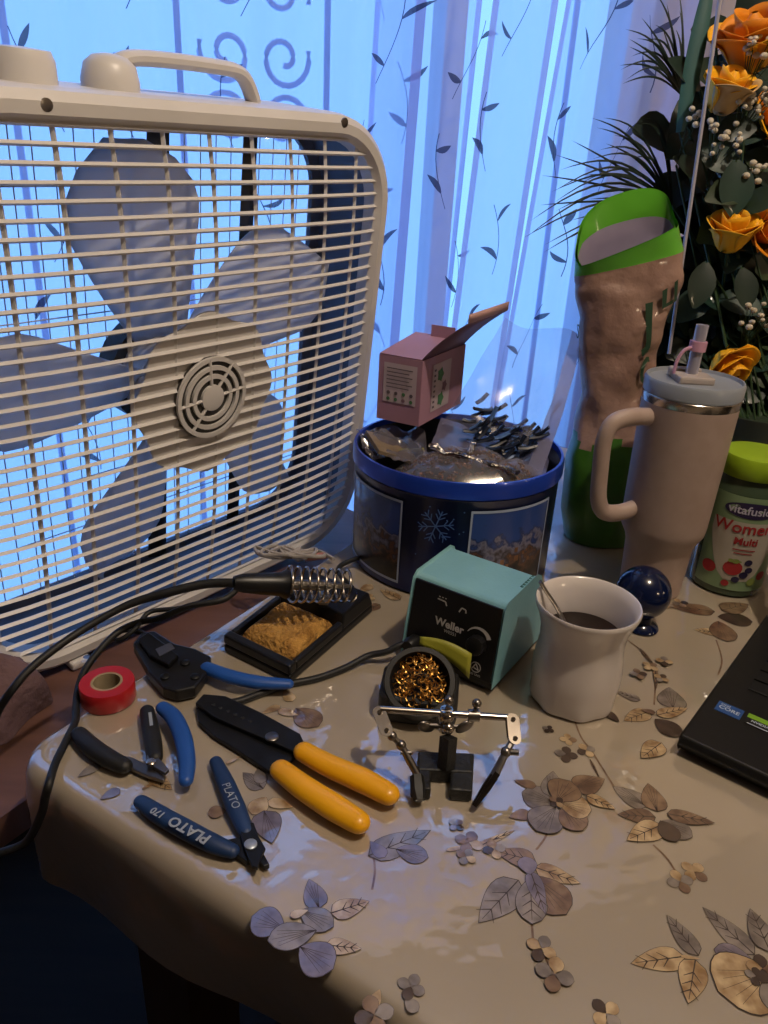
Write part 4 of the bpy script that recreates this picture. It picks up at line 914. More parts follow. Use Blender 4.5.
# scrap of white cord
mb = MB(); rnd = random.Random(4); sc0 = Vector((-0.1076, 0.7553, 0.7500)); pts = []
for k in range(26): pts.append(sc0 + Vector((.024*math.sin(k*1.3+.4)+.002*k-.02, .012*math.cos(k*2.1), .006+.005*abs(math.sin(k*.9)))))
mb.tube(smoothpath(pts, 4), .0022, 6, 0); mb.tube([sc0+Vector((.022, -.004, .006)), sc0+Vector((.036, .0, .007)), sc0+Vector((.044, .004, .006))], .0042, 8, 1)
o = mb.obj('cord_tangle', [mat('white_cord', '#a39c98', None, 40, .7), mat('pink_cord_end', '#a06a62', None, 40, .6)], smooth=60, loc=tuple(sc0)); tag(o, 'small tangle of white cord with a pink end beside the fan', 'cord')

# ------------------------------------------------------------------ mug, coffee, spoon
mugc = (0.1698, 0.5350, 0.7500)
mug = thing('mug', 'white ceramic mug of black coffee with a scalloped foot', 'mug', mugc, 0)
china = mat('white_china', '#c6beba', '#c0b8b4', 8, .22, coat=.5, bump=.04, bscale=60)
out = [(.030, .0012), (.0345, .002), (.0362, .008), (.0358, .014), (.0372, .024), (.0372, .036), (.0355, .050), (.0345, .060), (.0355, .072), (.0385, .083), (.0420, .091), (.0428, .0945), (.0420, .0962)]
inn = [(.0402, .0955), (.0375, .086), (.0335, .072), (.0322, .060), (.033, .048), (.034, .030), (.032, .010), (.002, .008)]
mb = MB(); mb.lathe(out + inn, 72, wob=lambda q, z: (.0011*math.cos(8*q)*(1-z/.02) if z < .02 else 0)); mb.obj('mug_body', china, mug, smooth=60)
hv = Vector((.80, .60, 0)); mb = MB()
mb.tube(smoothpath([hv*.0385+Vector((0, 0, .080)), hv*.050+Vector((0, 0, .0795)), hv*.058+Vector((0, 0, .068)), hv*.058+Vector((0, 0, .048)), hv*.050+Vector((0, 0, .032)), hv*.036+Vector((0, 0, .026))], 6), .0048, 12, flat=1.3); mb.obj('handle', china, mug)
mb = MB(); mb.lathe([(.0330, .0655), (.0325, .066), (.002, .066)], 48, cap0=False); o = mb.obj('coffee', mat('black_coffee', '#140804', '#1a0b05', 20, .15), loc=(0, 0, 0)); o.location = mugc; tag(o, 'black coffee in the white mug', 'coffee')
mb = MB(); sp0 = Vector(mugc) + Vector((-.035, .016, .099)); mb.tube(smoothpath([sp0+Vector((-.001, .001, .004)), sp0, Vector(mugc)+Vector((-.018, .010, .076)), Vector(mugc)+Vector((.0, -.004, .04)), Vector(mugc)+Vector((.008, -.008, .020))], 5), .0028, 8, flat=.5)
mb.ball(Vector(mugc)+Vector((.010, -.010, .016)), .009, 14, 8, 0, (.8, 1.2, .35)); o = mb.obj('spoon', steel, loc=tuple(sp0)); tag(o, 'steel spoon standing in the white mug', 'spoon')
# blue ball stand
bs = thing('blue_ball_stand', 'glossy dark blue ball on a small round foot behind the mug', 'ornament', (.264, .652, TZ), 0)
navy = mat('glossy_navy', '#0a1638', '#081230', 10, .15, coat=.3)
mb = MB(); mb.ball(Vector((-.002, .009, .0360)), .0268, 32, 20); mb.obj('ball', navy, bs, 60)
mb = MB(); mb.lathe([(.0155, .0005), (.0165, .002), (.0150, .0055), (.0085, .009), (.0075, .014)], 32); mb.obj('ball_foot', navy, bs)

# ------------------------------------------------------------------ helping hands
hh = thing('helping_hands', 'steel jointed helping hands clamp on a black block base', 'clamp stand', (.052, .430, TZ))
hinv = Matrix.Translation(-Vector(hh.location))
def hob(mb, name, m, sm=40, bevel=0, parent=None):
    o = mb.obj(name, m, parent or hh, smooth=sm, bevel=bevel)
    o.matrix_parent_inverse = hinv if parent is None else Matrix.Identity(4)
    return o
castm = mat('black_cast_iron', '#131313', '#1b1b1b', 80, .5, bump=.2, bscale=300)
mb = MB()
def slab(pts, z0, z1): mb.prism([(p[0], p[1]) for p in pts], TZ+z0, TZ+z1)
slab([(0.0349, 0.4453, 0.7500), (0.0751, 0.4461, 0.7500), (0.0749, 0.4257, 0.7500), (0.0345, 0.4258, 0.7500)], .0005, .012); hob(mb, 'base_block', castm, 0, .0015)
mb = MB(); slab([(0.0599, 0.4461, 0.7500), (0.0775, 0.4474, 0.7500), (0.0728, 0.4082, 0.7500), (0.0571, 0.4090, 0.7500)], .0005, .011); hob(mb, 'base_foot', castm, 0, .0015)
mb = MB(); slab([(0.0309, 0.4305, 0.7500), (0.0435, 0.4294, 0.7500), (0.0435, 0.4081, 0.7500), (0.0292, 0.4090, 0.7500)], .0005, .011); hob(mb, 'base_foot', castm, 0, .0015)
pj_ = Vector((0.0546, 0.4312, 0.7500)); rz_ = .050
mb = MB(); q0 = Vector(((0.0550, 0.4287, 0.7620))); mb.tube([q0, Vector((q0.x+.0005, q0.y+.008, TZ+.034))], .0065, 4); hob(mb, 'post', castm, 0)
rl_, rr_ = Vector((0.0046, 0.4441, 0.8000)), Vector((0.1017, 0.4467, 0.7960))
mb = MB(); mb.tube([rl_, rr_], .0026, 12); hob(mb, 'cross_rod', chrome)
def onrod(t): return rl_*(1-t)+rr_*t
gm = onrod(.50)
mb = MB(); mb.ball(gm + Vector((0, 0, -.002)), .0062, 14, 10); mb.tube([gm+Vector((0, .001, -.016)), gm+Vector((0, 0, .004))], .0048, 10); mb.ball(gm+Vector((.002, -.004, -.010)), .0048, 12, 8); hob(mb, 'swivel_joint', chrome)
mb = MB(); mb.tube([gm+Vector((-.013, -.003, -.009)), gm+Vector((.012, -.003, -.009))], .0016, 8)
for sg in (-1, 1): mb.ball(gm+Vector((sg*.014, -.003, -.0095+.001*sg)), .0062, 12, 8, 0, (1.25, .35, .75), rotm(0, -.5*sg, .3))
hob(mb, 'wing_nut', brass if False else steel)
for t, hgt in ((.50, .012), (.71, .011)):
    g = onrod(t); mb = MB(); mb.tube([g, g+Vector((.001, 0, hgt*.6))], .0020, 8); mb.ball(g+Vector((.001, 0, hgt)), .0036, 12, 8); mb.tube([g+Vector((-.004, 0, 0)), g+Vector((.004, 0, 0))], .0046, 10); hob(mb, 'thumb_screw', steel)
def arm(pts, rs, joints, tip):
    pts = [Vector(p) for p in pts]
    mb = MB(); mb.tube(pts[:3], rs, 8)
    for j in joints: mb.ball(Vector(j), .0042, 12, 8)
    hob(mb, 'jointed_arm', chrome)
def plate(c, d, L, wd):
    c, d = Vector(c), Vector(d).normalized(); n_ = Vector((.1, -.75, .6)).normalized(); e = d.cross(n_).normalized(); mb = MB()
    for off in (-.0022, .0022):
        vs = []
        for sg in (1, -1):
            for k in range(9):
                q = -PI/2 + PI*k/8; vs.append(c + d*(sg*(L/2 + wd*math.cos(q))) + e*(sg*wd*math.sin(q)) + n_*off)
        m_ = len(vs); mb.add([v-n_*.0006 for v in vs]+[v+n_*.0006 for v in vs], [tuple(range(m_))[::-1], tuple(range(m_, 2*m_))] + [(i, (i+1) % m_, m_+(i+1) % m_, m_+i) for i in range(m_)])
    mb.tube([c+d*L/2-n_*.003, c+d*L/2+n_*.0045], .0016, 10); mb.tube([c-d*L/2-n_*.003, c-d*L/2+n_*.0045], .0016, 10)
    return hob(mb, 'joint_plate', chrome)
a0 = Vector((0.0040, 0.4432, 0.7980)); a1 = Vector((0.0096, 0.4312, 0.7920)); plate((a0+a1)/2, a1-a0, (a1-a0).length, .0046)
a2 = Vector((0.0210, 0.4278, 0.7820)); a3 = Vector((0.0333, 0.4169, 0.7660))
mb = MB(); mb.tube([a1, a2], .0022, 8); mb.ball(a1*.6+a2*.4, .0036, 10, 8); mb.ball(a2, .0038, 10, 8); mb.tube([a2, a2*.4+a3*.6, a3], [.0024, .0030, .0028], 10); mb.tube([a2*.7+a3*.3+Vector((-.004, 0, .001)), a2*.7+a3*.3+Vector((.004, 0, .001))], .0016, 8); hob(mb, 'left_arm', steel)
mb = MB(); mb.tube([a3-Vector((0, 0, .002)), a3+Vector((.001, -.010, -.006)), a3+Vector((.002, -.016, -.009))], [.0050, .0055, .004], 6); hob(mb, 'clip_cap', blacksoft, 30)
b0 = Vector((0.1015, 0.4456, 0.7960)); b1 = Vector((0.1019, 0.4322, 0.7900)); plate((b0+b1)/2, b1-b0, (b1-b0).length, .0046)
b2 = Vector((0.0958, 0.4240, 0.7840)); b3 = Vector((0.0873, 0.4126, 0.7720)); b4 = Vector((0.0736, 0.3996, 0.7560))
mb = MB(); mb.tube([b1, b2], .0026, 8); mb.ball(b2, .0040, 10, 8); mb.tube([b2+Vector((.002, .0, .0)), b2+Vector((.009, -.001, .001))], .0022, 8); mb.tube([b2, b3], [.0028, .0034], 8, flat=.7); hob(mb, 'right_arm', steel)
mb = MB(); mb.tube([b3, b3*.6+b4*.4, b4], [.0036, .0036, .0022], 6, flat=.7); mb.tube([b3+Vector((.002, 0, .003)), b4+Vector((.001, 0, .002))], [.0026, .0014], 6, flat=.6); hob(mb, 'alligator_clip', mat('dark_clip_steel', '#3a332d', '#2d2722', 60, .35, .8), 30)

# ------------------------------------------------------------------ hand tools
def flatpoly(mb, pts, z0, z1, mi=0): mb.prism([(p[0], p[1]) for p in pts], TZ+z0, TZ+z1, mi)
def root(name, label, cat, p, group=None):
    t = thing(name, label, cat, (p[0], p[1], TZ), group=group); t['_'] = 0; del t['_']
    return t, Matrix.Translation(-Vector(t.location))
def put(mb, name, m, t, inv, sm=40, bevel=0, seg=2):
    o = mb.obj(name, m, t, smooth=sm, bevel=bevel, seg=seg); o.matrix_parent_inverse = inv; return o
def grip(path, rads, flat=.72, n=5, seg=14):
    p = smoothpath(path, n); k = len(p); m_ = len(rads)
    rr = []
    for i in range(k):
        f = i/(k-1)*(m_-1); j = min(int(f), m_-2); rr.append(rads[j]*(1-f+j)+rads[j+1]*(f-j))
    # rounded ends
    mb = MB(); mb.tube(p, rr, seg, flat=flat)
    for e, r_ in ((p[0], rr[0]), (p[-1], rr[-1])): mb.ball(e, r_, seg, 8, 0, (1, 1, flat))
    return mb, p
darksteel = mat('blackened_steel', '#191a1c', '#222326', 60, .42, .55)
yellow = mat('yellow_grip', '#e0a010', '#d4960c', 14, .38, coat=.2)
# wire stripper
ws, wv = root('wire_stripper', 'flat black wire stripper with two yellow handles', 'wire stripper', (-0.0766, 0.4456, 0.7500))
mb = MB(); flatpoly(mb, [(-0.1437, 0.4901, 0.7500), (-0.1400, 0.5017, 0.7500), (-0.1216, 0.5007, 0.7500), (-0.0888, 0.4822, 0.7500), (-0.0556, 0.4604, 0.7500), (-0.0494, 0.4466, 0.7500), (-0.0561, 0.4397, 0.7500), (-0.0941, 0.4586, 0.7500), (-0.1256, 0.4746, 0.7500)], .0055, .0095); put(mb, 'jaw', darksteel, ws, wv, 0, .0008)
mb = MB(); flatpoly(mb, [(-0.1437, 0.4901, 0.7500), (-0.1370, 0.4725, 0.7500), (-0.1217, 0.4576, 0.7500), (-0.0986, 0.4419, 0.7500), (-0.0746, 0.4240, 0.7500), (-0.0648, 0.4267, 0.7500), (-0.0556, 0.4418, 0.7500), (-0.0857, 0.4637, 0.7500), (-0.1214, 0.4845, 0.7500)], .0015, .0054); put(mb, 'jaw', darksteel, ws, wv, 0, .0008)
mb = MB(); c_ = Vector((-0.0764, 0.4544, 0.7500)); mb.lathe([(.0052, .009), (.0052, .0105), (.004, .0112)], 20, M=Matrix.Translation(c_)); put(mb, 'pivot_screw', steel, ws, wv)
mb = MB()
for k in range(6):
    p = Vector((-0.1288, 0.4888, 0.7500))*(1-k/6)+Vector((-0.0895, 0.4680, 0.7500))*(k/6); mb.lathe([(.0016, .0095), (.0012, .0099)], 10, M=Matrix.Translation((p.x, p.y, TZ)))
put(mb, 'gauge_holes', blacksoft, ws, wv)
mb, _ = grip([(-0.0501, 0.4398, 0.7600), (-0.0296, 0.4262, 0.7605), (-0.0057, 0.4140, 0.7605), (0.0131, 0.4025, 0.7600)], [.0082, .0090, .0098, .0085], .8); put(mb, 'yellow_handle', yellow, ws, wv)
mb, _ = grip([(-0.0645, 0.4202, 0.7600), (-0.0467, 0.4044, 0.7605), (-0.0250, 0.3885, 0.7605), (-0.0065, 0.3763, 0.7600)], [.0082, .0092, .0098, .0085], .8); put(mb, 'yellow_handle', yellow, ws, wv)
# flush cutter
navyg = mat('navy_grip', '#1a3560', '#162e54', 14, .5); gtext = mat('grey_white_print', '#8b93a0', None, 30, .5)
fc_, fv = root('flush_cutter', 'navy handled flush cutter lying open near the table edge', 'cutter', (-0.0774, 0.3530, 0.7500))
mb, pA = grip([(-0.1557, 0.3875, 0.7560), (-0.1395, 0.3767, 0.7565), (-0.1198, 0.3657, 0.7570), (-0.0997, 0.3556, 0.7570), (-0.0859, 0.3511, 0.7560)], [.0052, .0066, .0068, .0066, .0050], .8); hA = put(mb, 'navy_handle', navyg, fc_, fv)
mb, pB = grip([(-0.1136, 0.4290, 0.7560), (-0.1016, 0.4075, 0.7565), (-0.0902, 0.3857, 0.7570), (-0.0798, 0.3668, 0.7560)], [.0048, .0064, .0068, .0052], .8); hB = put(mb, 'navy_handle', navyg, fc_, fv)
mb = MB(); flatpoly(mb, [(-0.0906, 0.3601, 0.7500), (-0.0795, 0.3640, 0.7500), (-0.0724, 0.3612, 0.7500), (-0.0671, 0.3529, 0.7500), (-0.0603, 0.3426, 0.7500), (-0.0638, 0.3408, 0.7500), (-0.0684, 0.3458, 0.7500), (-0.0751, 0.3439, 0.7500), (-0.0861, 0.3509, 0.7500)], .002, .006); put(mb, 'jaw', darksteel, fc_, fv, 0, .0006)
mb = MB(); flatpoly(mb, [(-0.0850, 0.3719, 0.7500), (-0.0757, 0.3725, 0.7500), (-0.0705, 0.3614, 0.7500), (-0.0644, 0.3522, 0.7500), (-0.0659, 0.3460, 0.7500), (-0.0669, 0.3369, 0.7500), (-0.0709, 0.3382, 0.7500), (-0.0766, 0.3484, 0.7500), (-0.0809, 0.3575, 0.7500)], .0062, .0090); put(mb, 'jaw', darksteel, fc_, fv, 0, .0006)
mb = MB(); c_ = Vector((-0.0744, 0.3540, 0.7500)); mb.lathe([(.0042, .009), (.0042, .0100), (.0032, .0106)], 18, M=Matrix.Translation(c_)); put(mb, 'pivot_rivet', mat('rivet_steel', '#9fa8b4', None, 30, .4, .6), fc_, fv)
def along(a, b, z):
    a, b = Vector(a), Vector(b); d = (b-a).normalized(); nn = Vector((-d.y, d.x, 0)); c = (a+b)/2
    return lambda x, y: c + d*x + nn*y + Vector((0, 0, z - c.z - abs(y)*.12))
mb = MB(); lettering(mb, 'PLATO', .0105, along((-0.1022, 0.3534, 0.7628), (-0.1284, 0.3672, 0.7628), TZ+.0131), bold=.0003); put(mb, 'grip_lettering', gtext, hA, Matrix.Identity(4), 0); mb = MB(); lettering(mb, '170', .0072, along((-0.1331, 0.3697, 0.7625), (-0.1457, 0.3765, 0.7625), TZ+.0128), bold=.0002)
put(mb, 'grip_lettering', gtext, hA, Matrix.Identity(4), 0); mb = MB(); lettering(mb, 'PLATO', .0082, along((-0.1032, 0.4060, 0.7625), (-0.0861, 0.3763, 0.7625), TZ+.0128)); put(mb, 'grip_lettering', gtext, hB, Matrix.Identity(4), 0)
# black handled pliers
bp_, bv = root('pliers', 'pliers with short bent black handles and silver jaws', 'pliers', (-0.1646, 0.4236, 0.7500))
mb, _ = grip([(-0.2222, 0.4497, 0.7570), (-0.2072, 0.4361, 0.7575), (-0.1916, 0.4257, 0.7575), (-0.1778, 0.4192, 0.7570)], [.0062, .0072, .0072, .0062], .8); put(mb, 'black_handle', blacksoft, bp_, bv)
mb, _ = grip([(-0.1797, 0.4798, 0.7570), (-0.1720, 0.4621, 0.7575), (-0.1641, 0.4437, 0.7575), (-0.1585, 0.4298, 0.7570)], [.0056, .0066, .0066, .0058], .8); hC = put(mb, 'black_handle', blacksoft, bp_, bv)
mb = MB(); lettering(mb, 'PRO', .006, along((-0.1766, 0.4753, 0.7500), (-0.1675, 0.4530, 0.7500), TZ+.0128)) if False else mb.add([along((-0.1751, 0.4731, 0.7500), (-0.1682, 0.4552, 0.7500), TZ+.0130)(x, y) for x, y in ((-.008, -.0012), (.008, -.0012), (.008, .0012), (-.008, .0012))], [(0, 1, 2, 3)])
put(mb, 'grip_print', gtext, hC, Matrix.Identity(4), 0)
mb = MB(); flatpoly(mb, [(-0.1840, 0.4314, 0.7500), (-0.1744, 0.4290, 0.7500), (-0.1604, 0.4218, 0.7500), (-0.1459, 0.4120, 0.7500), (-0.1463, 0.4081, 0.7500), (-0.1589, 0.4121, 0.7500), (-0.1740, 0.4189, 0.7500), (-0.1810, 0.4224, 0.7500)], .003, .0062); put(mb, 'jaw', steel, bp_, bv, 0, .0006)
mb = MB(); flatpoly(mb, [(-0.1653, 0.4380, 0.7500), (-0.1579, 0.4385, 0.7500), (-0.1544, 0.4263, 0.7500), (-0.1442, 0.4160, 0.7500), (-0.1459, 0.4120, 0.7500), (-0.1564, 0.4181, 0.7500), (-0.1636, 0.4277, 0.7500)], .0064, .0095); put(mb, 'jaw', steel, bp_, bv, 0, .0006)
mb = MB(); c_ = Vector((-0.1590, 0.4219, 0.7500)); mb.lathe([(.0036, .0094), (.0036, .0104), (.0028, .0110)], 18, M=Matrix.Translation(c_)); put(mb, 'pivot_screw', chrome, bp_, bv)
# crimping tool with bright blue handles
bright = mat('bright_blue_grip', '#1e4f9e', '#1a4790', 14, .45)
cr, cv = root('crimping_tool', 'black headed crimping tool with two bright blue handles', 'crimping tool', (-0.1674, 0.5302, 0.7500))
mb = MB(); flatpoly(mb, [(-0.2173, 0.5624, 0.7500), (-0.2155, 0.5798, 0.7500), (-0.2039, 0.5841, 0.7500), (-0.1804, 0.5657, 0.7500), (-0.1609, 0.5598, 0.7500), (-0.1442, 0.5494, 0.7500), (-0.1425, 0.5268, 0.7500), (-0.1474, 0.5050, 0.7500), (-0.1606, 0.4988, 0.7500), (-0.1733, 0.5029, 0.7500), (-0.1909, 0.5227, 0.7500)], .002, .013); put(mb, 'crimper_head', black, cr, cv, 0, .002)
mb = MB(); flatpoly(mb, [(-0.2120, 0.5629, 0.7500), (-0.2065, 0.5743, 0.7500), (-0.1871, 0.5575, 0.7500), (-0.1703, 0.5413, 0.7500), (-0.1750, 0.5268, 0.7500), (-0.1941, 0.5392, 0.7500)], .0132, .018); put(mb, 'side_plate', darksteel, cr, cv, 0, .0012)
mb = MB(); flatpoly(mb, [(-0.1920, 0.5467, 0.7500), (-0.1819, 0.5580, 0.7500), (-0.1760, 0.5495, 0.7500), (-0.1857, 0.5371, 0.7500)], .0181, .0190); put(mb, 'stamped_plate', mat('grey_stamp', '#5e6270', None, 30, .4, .6), cr, cv, 0, .0003)
for p in ((-0.1637, 0.5362, 0.7500), (-0.1506, 0.5179, 0.7500), (-0.1753, 0.5159, 0.7500)):
    mb = MB(); mb.lathe([(.0040, .0128), (.0040, .0145), (.003, .0152)], 16, M=Matrix.Translation(p)); put(mb, 'bolt', chrome if p[0] > -.14 else darksteel, cr, cv)
mb, _ = grip([(-0.1446, 0.5343, 0.7610), (-0.1242, 0.5234, 0.7620), (-0.0995, 0.5173, 0.7620), (-0.0728, 0.5182, 0.7610)], [.0060, .0068, .0064, .0050], .8); put(mb, 'blue_handle', bright, cr, cv)
mb, _ = grip([(-0.1667, 0.4796, 0.7610), (-0.1545, 0.4674, 0.7620), (-0.1418, 0.4457, 0.7620), (-0.1328, 0.4222, 0.7610), (-0.1293, 0.4057, 0.7600)], [.0058, .0068, .0068, .0062, .0052], .8); put(mb, 'blue_handle', bright, cr, cv)
# red tape
tp = thing('tape_roll', 'roll of red electrical tape lying beside the pliers', 'tape', (-0.2180, 0.5005, 0.7500))
redt = mat('red_vinyl_tape', '#a81e24', '#9c191f', 14, .3, coat=.3)
mb = MB(); mb.lathe([(.0125, .0008), (.0212, .0008), (.0218, .002), (.0218, .0165), (.0212, .0178), (.0125, .0178)], 48, cap0=False, cap1=False); mb.obj('tape_band', redt, tp)
mb = MB(); mb.lathe([(.0105, .0008), (.0125, .0008), (.0125, .0178), (.0105, .0178), (.0105, .0008)], 40, cap0=False, cap1=False); mb.obj('cardboard_core', mat('card_core', '#9a8b70', '#857659', 40, .8), tp)

# ------------------------------------------------------------------ laptop
lp = thing('laptop', 'black laptop at the right edge of the table', 'laptop', (.238, .469, TZ), math.radians(-38.5))
lblack = mat('laptop_black', '#0c0c0d', '#101011', 200, .42, bump=.05, bscale=900)
LW, LD = .355, .245                                         # x along the front edge, y towards the hinge
mb = MB()
pr = [(.006, .0035), (0, .012), (.003, .0185), (LD-.004, .0185), (LD, .012), (LD-.005, .0035)]
mb.add([(0, y, z) for y, z in pr] + [(LW, y, z) for y, z in pr], [tuple(range(6)), tuple(range(6, 12))[::-1]] + [(i, 6+i, 6+(i+1) % 6, (i+1) % 6)[::-1] for i in range(6)])
mb.obj('laptop_base', lblack, lp, 0, bevel=.0015)
mb = MB(); mb.box((.03, .03, .0018), (.02, .02, .0036)); mb.box((LW-.03, .03, .0018), (.02, .02, .0036)); mb.box((.03, LD-.03, .0018), (.02, .02, .0036)); mb.box((LW-.03, LD-.03, .0018), (.02, .02, .0036)); mb.obj('rubber_feet', blacksoft, lp, 0)
mb = MB(); mb.box((LW/2+.01, .055, .0187), (.105, .07, .0006)); mb.obj('touchpad', mat('touchpad_black', '#141416', None, 60, .3), lp, 0)
keym = mat('key_black', '#0a0a0b', None, 60, .5); keyp = mat('key_print', '#8a8a8e', None, 30, .5)
kme = None; rowsk = ['QWERTYUIOP[]\\', 'ASDFGHJKL;\'', 'ZXCVBNM,./', '1234567890-=', '', '']
for r_ in range(6):
    y = .108 + .0185*r_; x = .030 + (0 if r_ not in (1, 2) else .0)
    for c in range(16):
        wk = .0158
        if kme is None:
            mb = MB(); mb.box((0, 0, 0), (.0158, .0158, .0016)); k_ = mb.obj('key', keym, lp, 0, bevel=.0006); kme = k_.data
        else:
            k_ = bpy.data.objects.new('key', kme); COL.objects.link(k_); k_.parent = lp
        k_.location = (x + .0187*c, y, .0192)
        ch = 'ZXCVBNM,./' if r_ == 1 else ('ASDFGHJKL;' if r_ == 2 else ('QWERTYUIOP' if r_ == 3 else ('1234567890' if r_ == 4 else '')))
        i = c - 1
        if 0 <= i < len(ch) and c < 7:
            mb = MB(); lettering(mb, ch[i], .0052, lambda a, b: Vector((a-.003, b+.003, .0009))); mb.obj('key_letter', keyp, k_, 0)
sb, sg_ = mat('blue_sticker', '#1d4a86', '#1a4279', 30, .35, coat=.3), mat('green_sticker_band', '#6f9a28', None, 30, .4)
swh = mat('sticker_white_print', '#a9b4c0', None, 30, .5)
mb = MB(); x, y = .019, .060; mb.box((x, y, .0187), (.020, .0145, .0005)); s1 = mb.obj('processor_sticker', sb, lp, 0)
mb = MB(); lettering(mb, 'intel', .0042, lambda a, b: Vector((x-.004+a, y+.0042+b, .01905))); lettering(mb, 'CORE', .0062, lambda a, b: Vector((x+a, y-.0005+b, .01905)), bold=.0001); lettering(mb, 'i5', .003, lambda a, b: Vector((x+.006+a, y-.0055+b, .01905))) if False else None
mb.obj('sticker_print', swh, s1, 0)
mb = MB(); x2, y2 = .0435, .0605; mb.box((x2, y2+.004, .0187), (.022, .006, .0005), 0); mb.box((x2, y2-.0035, .0187), (.022, .009, .0005), 1); s2 = mb.obj('graphics_sticker', [sg_, black], lp, 0)
mb = MB(); lettering(mb, 'NVIDIA', .0042, lambda a, b: Vector((x2+a, y2-.0022+b, .01905)), bold=.0001); mb.box((x2, y2-.0068, .01896), (.018, .0009, .0001)); mb.obj('sticker_print', swh, s2, 0)
mb = MB(); mb.tube([(.03, LD-.004, .017), (LW-.03, LD-.004, .017)], .006, 12); mb.obj('hinge_bar', lblack, lp)
sr = math.radians(14); sa, ca = math.sin(sr), math.cos(sr)
Rs = Matrix.Rotation(-sr, 3, 'X'); o3 = Vector((LW/2, LD+.003, .018))
mb = MB(); mb.box(o3 + Rs @ Vector((0, 0, .118)), (LW, .007, .232), 0, Rs); sc_ = mb.obj('laptop_lid', lblack, lp, 0, bevel=.0015)
mb = MB(); mb.box(o3 + Rs @ Vector((0, -.0038, .124)), (LW-.016, .0006, .205), 0, Rs); mb.obj('screen', mat('dark_screen', '#050506', None, 5, .08), sc_, 0)
# ------------------------------------------------------------------ flower arrangement
fcen = Vector((.487, .975, TZ))
pot = thing('potted_foliage', 'mass of broad dark green leaves behind the tumbler and lime lidded jar', 'plant', fcen)
mb = MB(); mb.lathe([(.055, .0005), (.06, .004), (.075, .14), (.078, .145), (.074, .146), (.07, .14), (.055, .01), (.003, .01)], 40); mb.obj('pot_body', mat('pot_green', '#1d2a1e', '#17221a', 10, .5), pot)
mb = MB(); mb.lathe([(.0705, .125), (.0705, .132), (.003, .138)], 32); mb.obj('flower_foam', mat('flower_foam', '#22331f', '#1a2818', 60, .95, bump=.5), pot)
stemm = mat('flower_stem', '#26401f', '#1e331a', 40, .6)
lm = [mat('leaf_deep_green', '#14291f', '#0f2018', 18, .5, coat=.15), mat('leaf_blue_green', '#1d392f', '#152c24', 18, .5, coat=.15), mat('leaf_olive', '#27361a', '#1d2a14', 18, .5)]
rose_m = [mat('rose_yellow', '#f0b21c', '#e6a412', 25, .55), mat('rose_orange', '#dd8a14', '#cf7a10', 25, .55), mat('rose_pale_edge', '#c9a878', '#b8945f', 25, .6)]
base0 = fcen + Vector((0, 0, .135))
def stem_to(mb, p, r=.0018):
    p = Vector(p); b = base0 + Vector((.04*math.sin(p.x*90), .04*math.cos(p.z*70), 0)); m_ = (b+p)/2 + Vector((-.0, .02, .02)); mb.tube(smoothpath([b, m_, p], 5), r, 6)
def aligned(d):
    d = Vector(d).normalized(); x = d.cross(Vector((0, 0, 1)));
    if x.length < 1e-3: x = Vector((1, 0, 0))
    x.normalize(); y = d.cross(x); M_ = Matrix.Identity(3)
    for i in range(3): M_[i][0], M_[i][1], M_[i][2] = x[i], y[i], d[i]
    return M_
def rose(p, d, R, cols, label, open_=1.0, seed=0):
    p = Vector(p); t = thing('rose', label, 'rose', p, group='yellow and orange roses of the arrangement'); A = aligned(d); rnd = random.Random(seed)
    # local: petals wrap the axis; p is the middle of the bloom
    mb = MB()
    def bud(a, b):
        q = 2*PI*a*1.0; r = R*.42*(math.sin(PI*min(1, .18+.80*b)))**.6*(1+.07*math.sin(3*q+b*5)); return A @ Vector((r*math.cos(q), r*math.sin(q), -R*.7+1.45*R*b))
    mb.sheet(bud, 18, 9, closed=True); mb.obj('bud_heart', cols[0], t, 60)
    for ring, n, rr, hh_, tilt in ((0, 3, .50, .92, .02), (1, 4, .66, .80, .14), (2, 5, .86, .52+.30*max(0, 1-open_), .34*open_)):
        for k in range(n):
            q0 = 2*PI*(k+.5*ring)/n + rnd.uniform(-.2, .2); sp = 2*PI/n*.72; hv_ = hh_*rnd.uniform(.9, 1.06)
            def pf(a, b):
                u = (a-.5)*2; q = q0 + u*sp*(.45+.55*math.sin(PI*(.12+.6*b)))
                r = R*rr*(.42+.62*b**.6) + R*tilt*b*b + (R*.10*max(0, b-.75)*4*(ring > 0))
                z = -R*.72 + R*(hv_+.62)*b*(1-.16*u*u) - R*.10*max(0, b-.8)*5*(ring > 0)
                return A @ Vector((r*math.cos(q), r*math.sin(q), z))
            mb = MB(); mb.sheet(pf, 9, 8); mb.obj('petal', cols[1] if ring == 2 and rnd.random() < .35 else cols[0], t, 80, solid=.0007)
    mb = MB()
    for k in range(5):
        q = k*1.257; d1 = Vector((math.cos(q), math.sin(q), 0))
        mb.add([A @ (d1*R*.1+Vector((0, 0, -R*.8))), A @ (d1*R*.45+Vector((-d1.y, d1.x, 0))*R*.13+Vector((0, 0, -R*.62))), A @ (d1*R*.95+Vector((0, 0, -R*.45))), A @ (d1*R*.45-Vector((-d1.y, d1.x, 0))*R*.13+Vector((0, 0, -R*.62)))], [(0, 1, 2, 3)])
    mb.obj('sepal', lm[2], t, 60)
    mb = MB(); stem_to(mb, p + (A @ Vector((0, 0, -R*.75)))); o = mb.obj('stem', stemm, t); o.matrix_parent_inverse = Matrix.Translation(-p)
    return t
Yo = [rose_m[0], rose_m[0]]; Oo = [rose_m[1], rose_m[0]]; Po = [rose_m[0], rose_m[2]]
rose((0.3635, 0.9900, 1.2539), (.1, -.42, .90), .030, Po, 'yellow rose bud with pale outer petal beside the thin white rod', .15, 1)
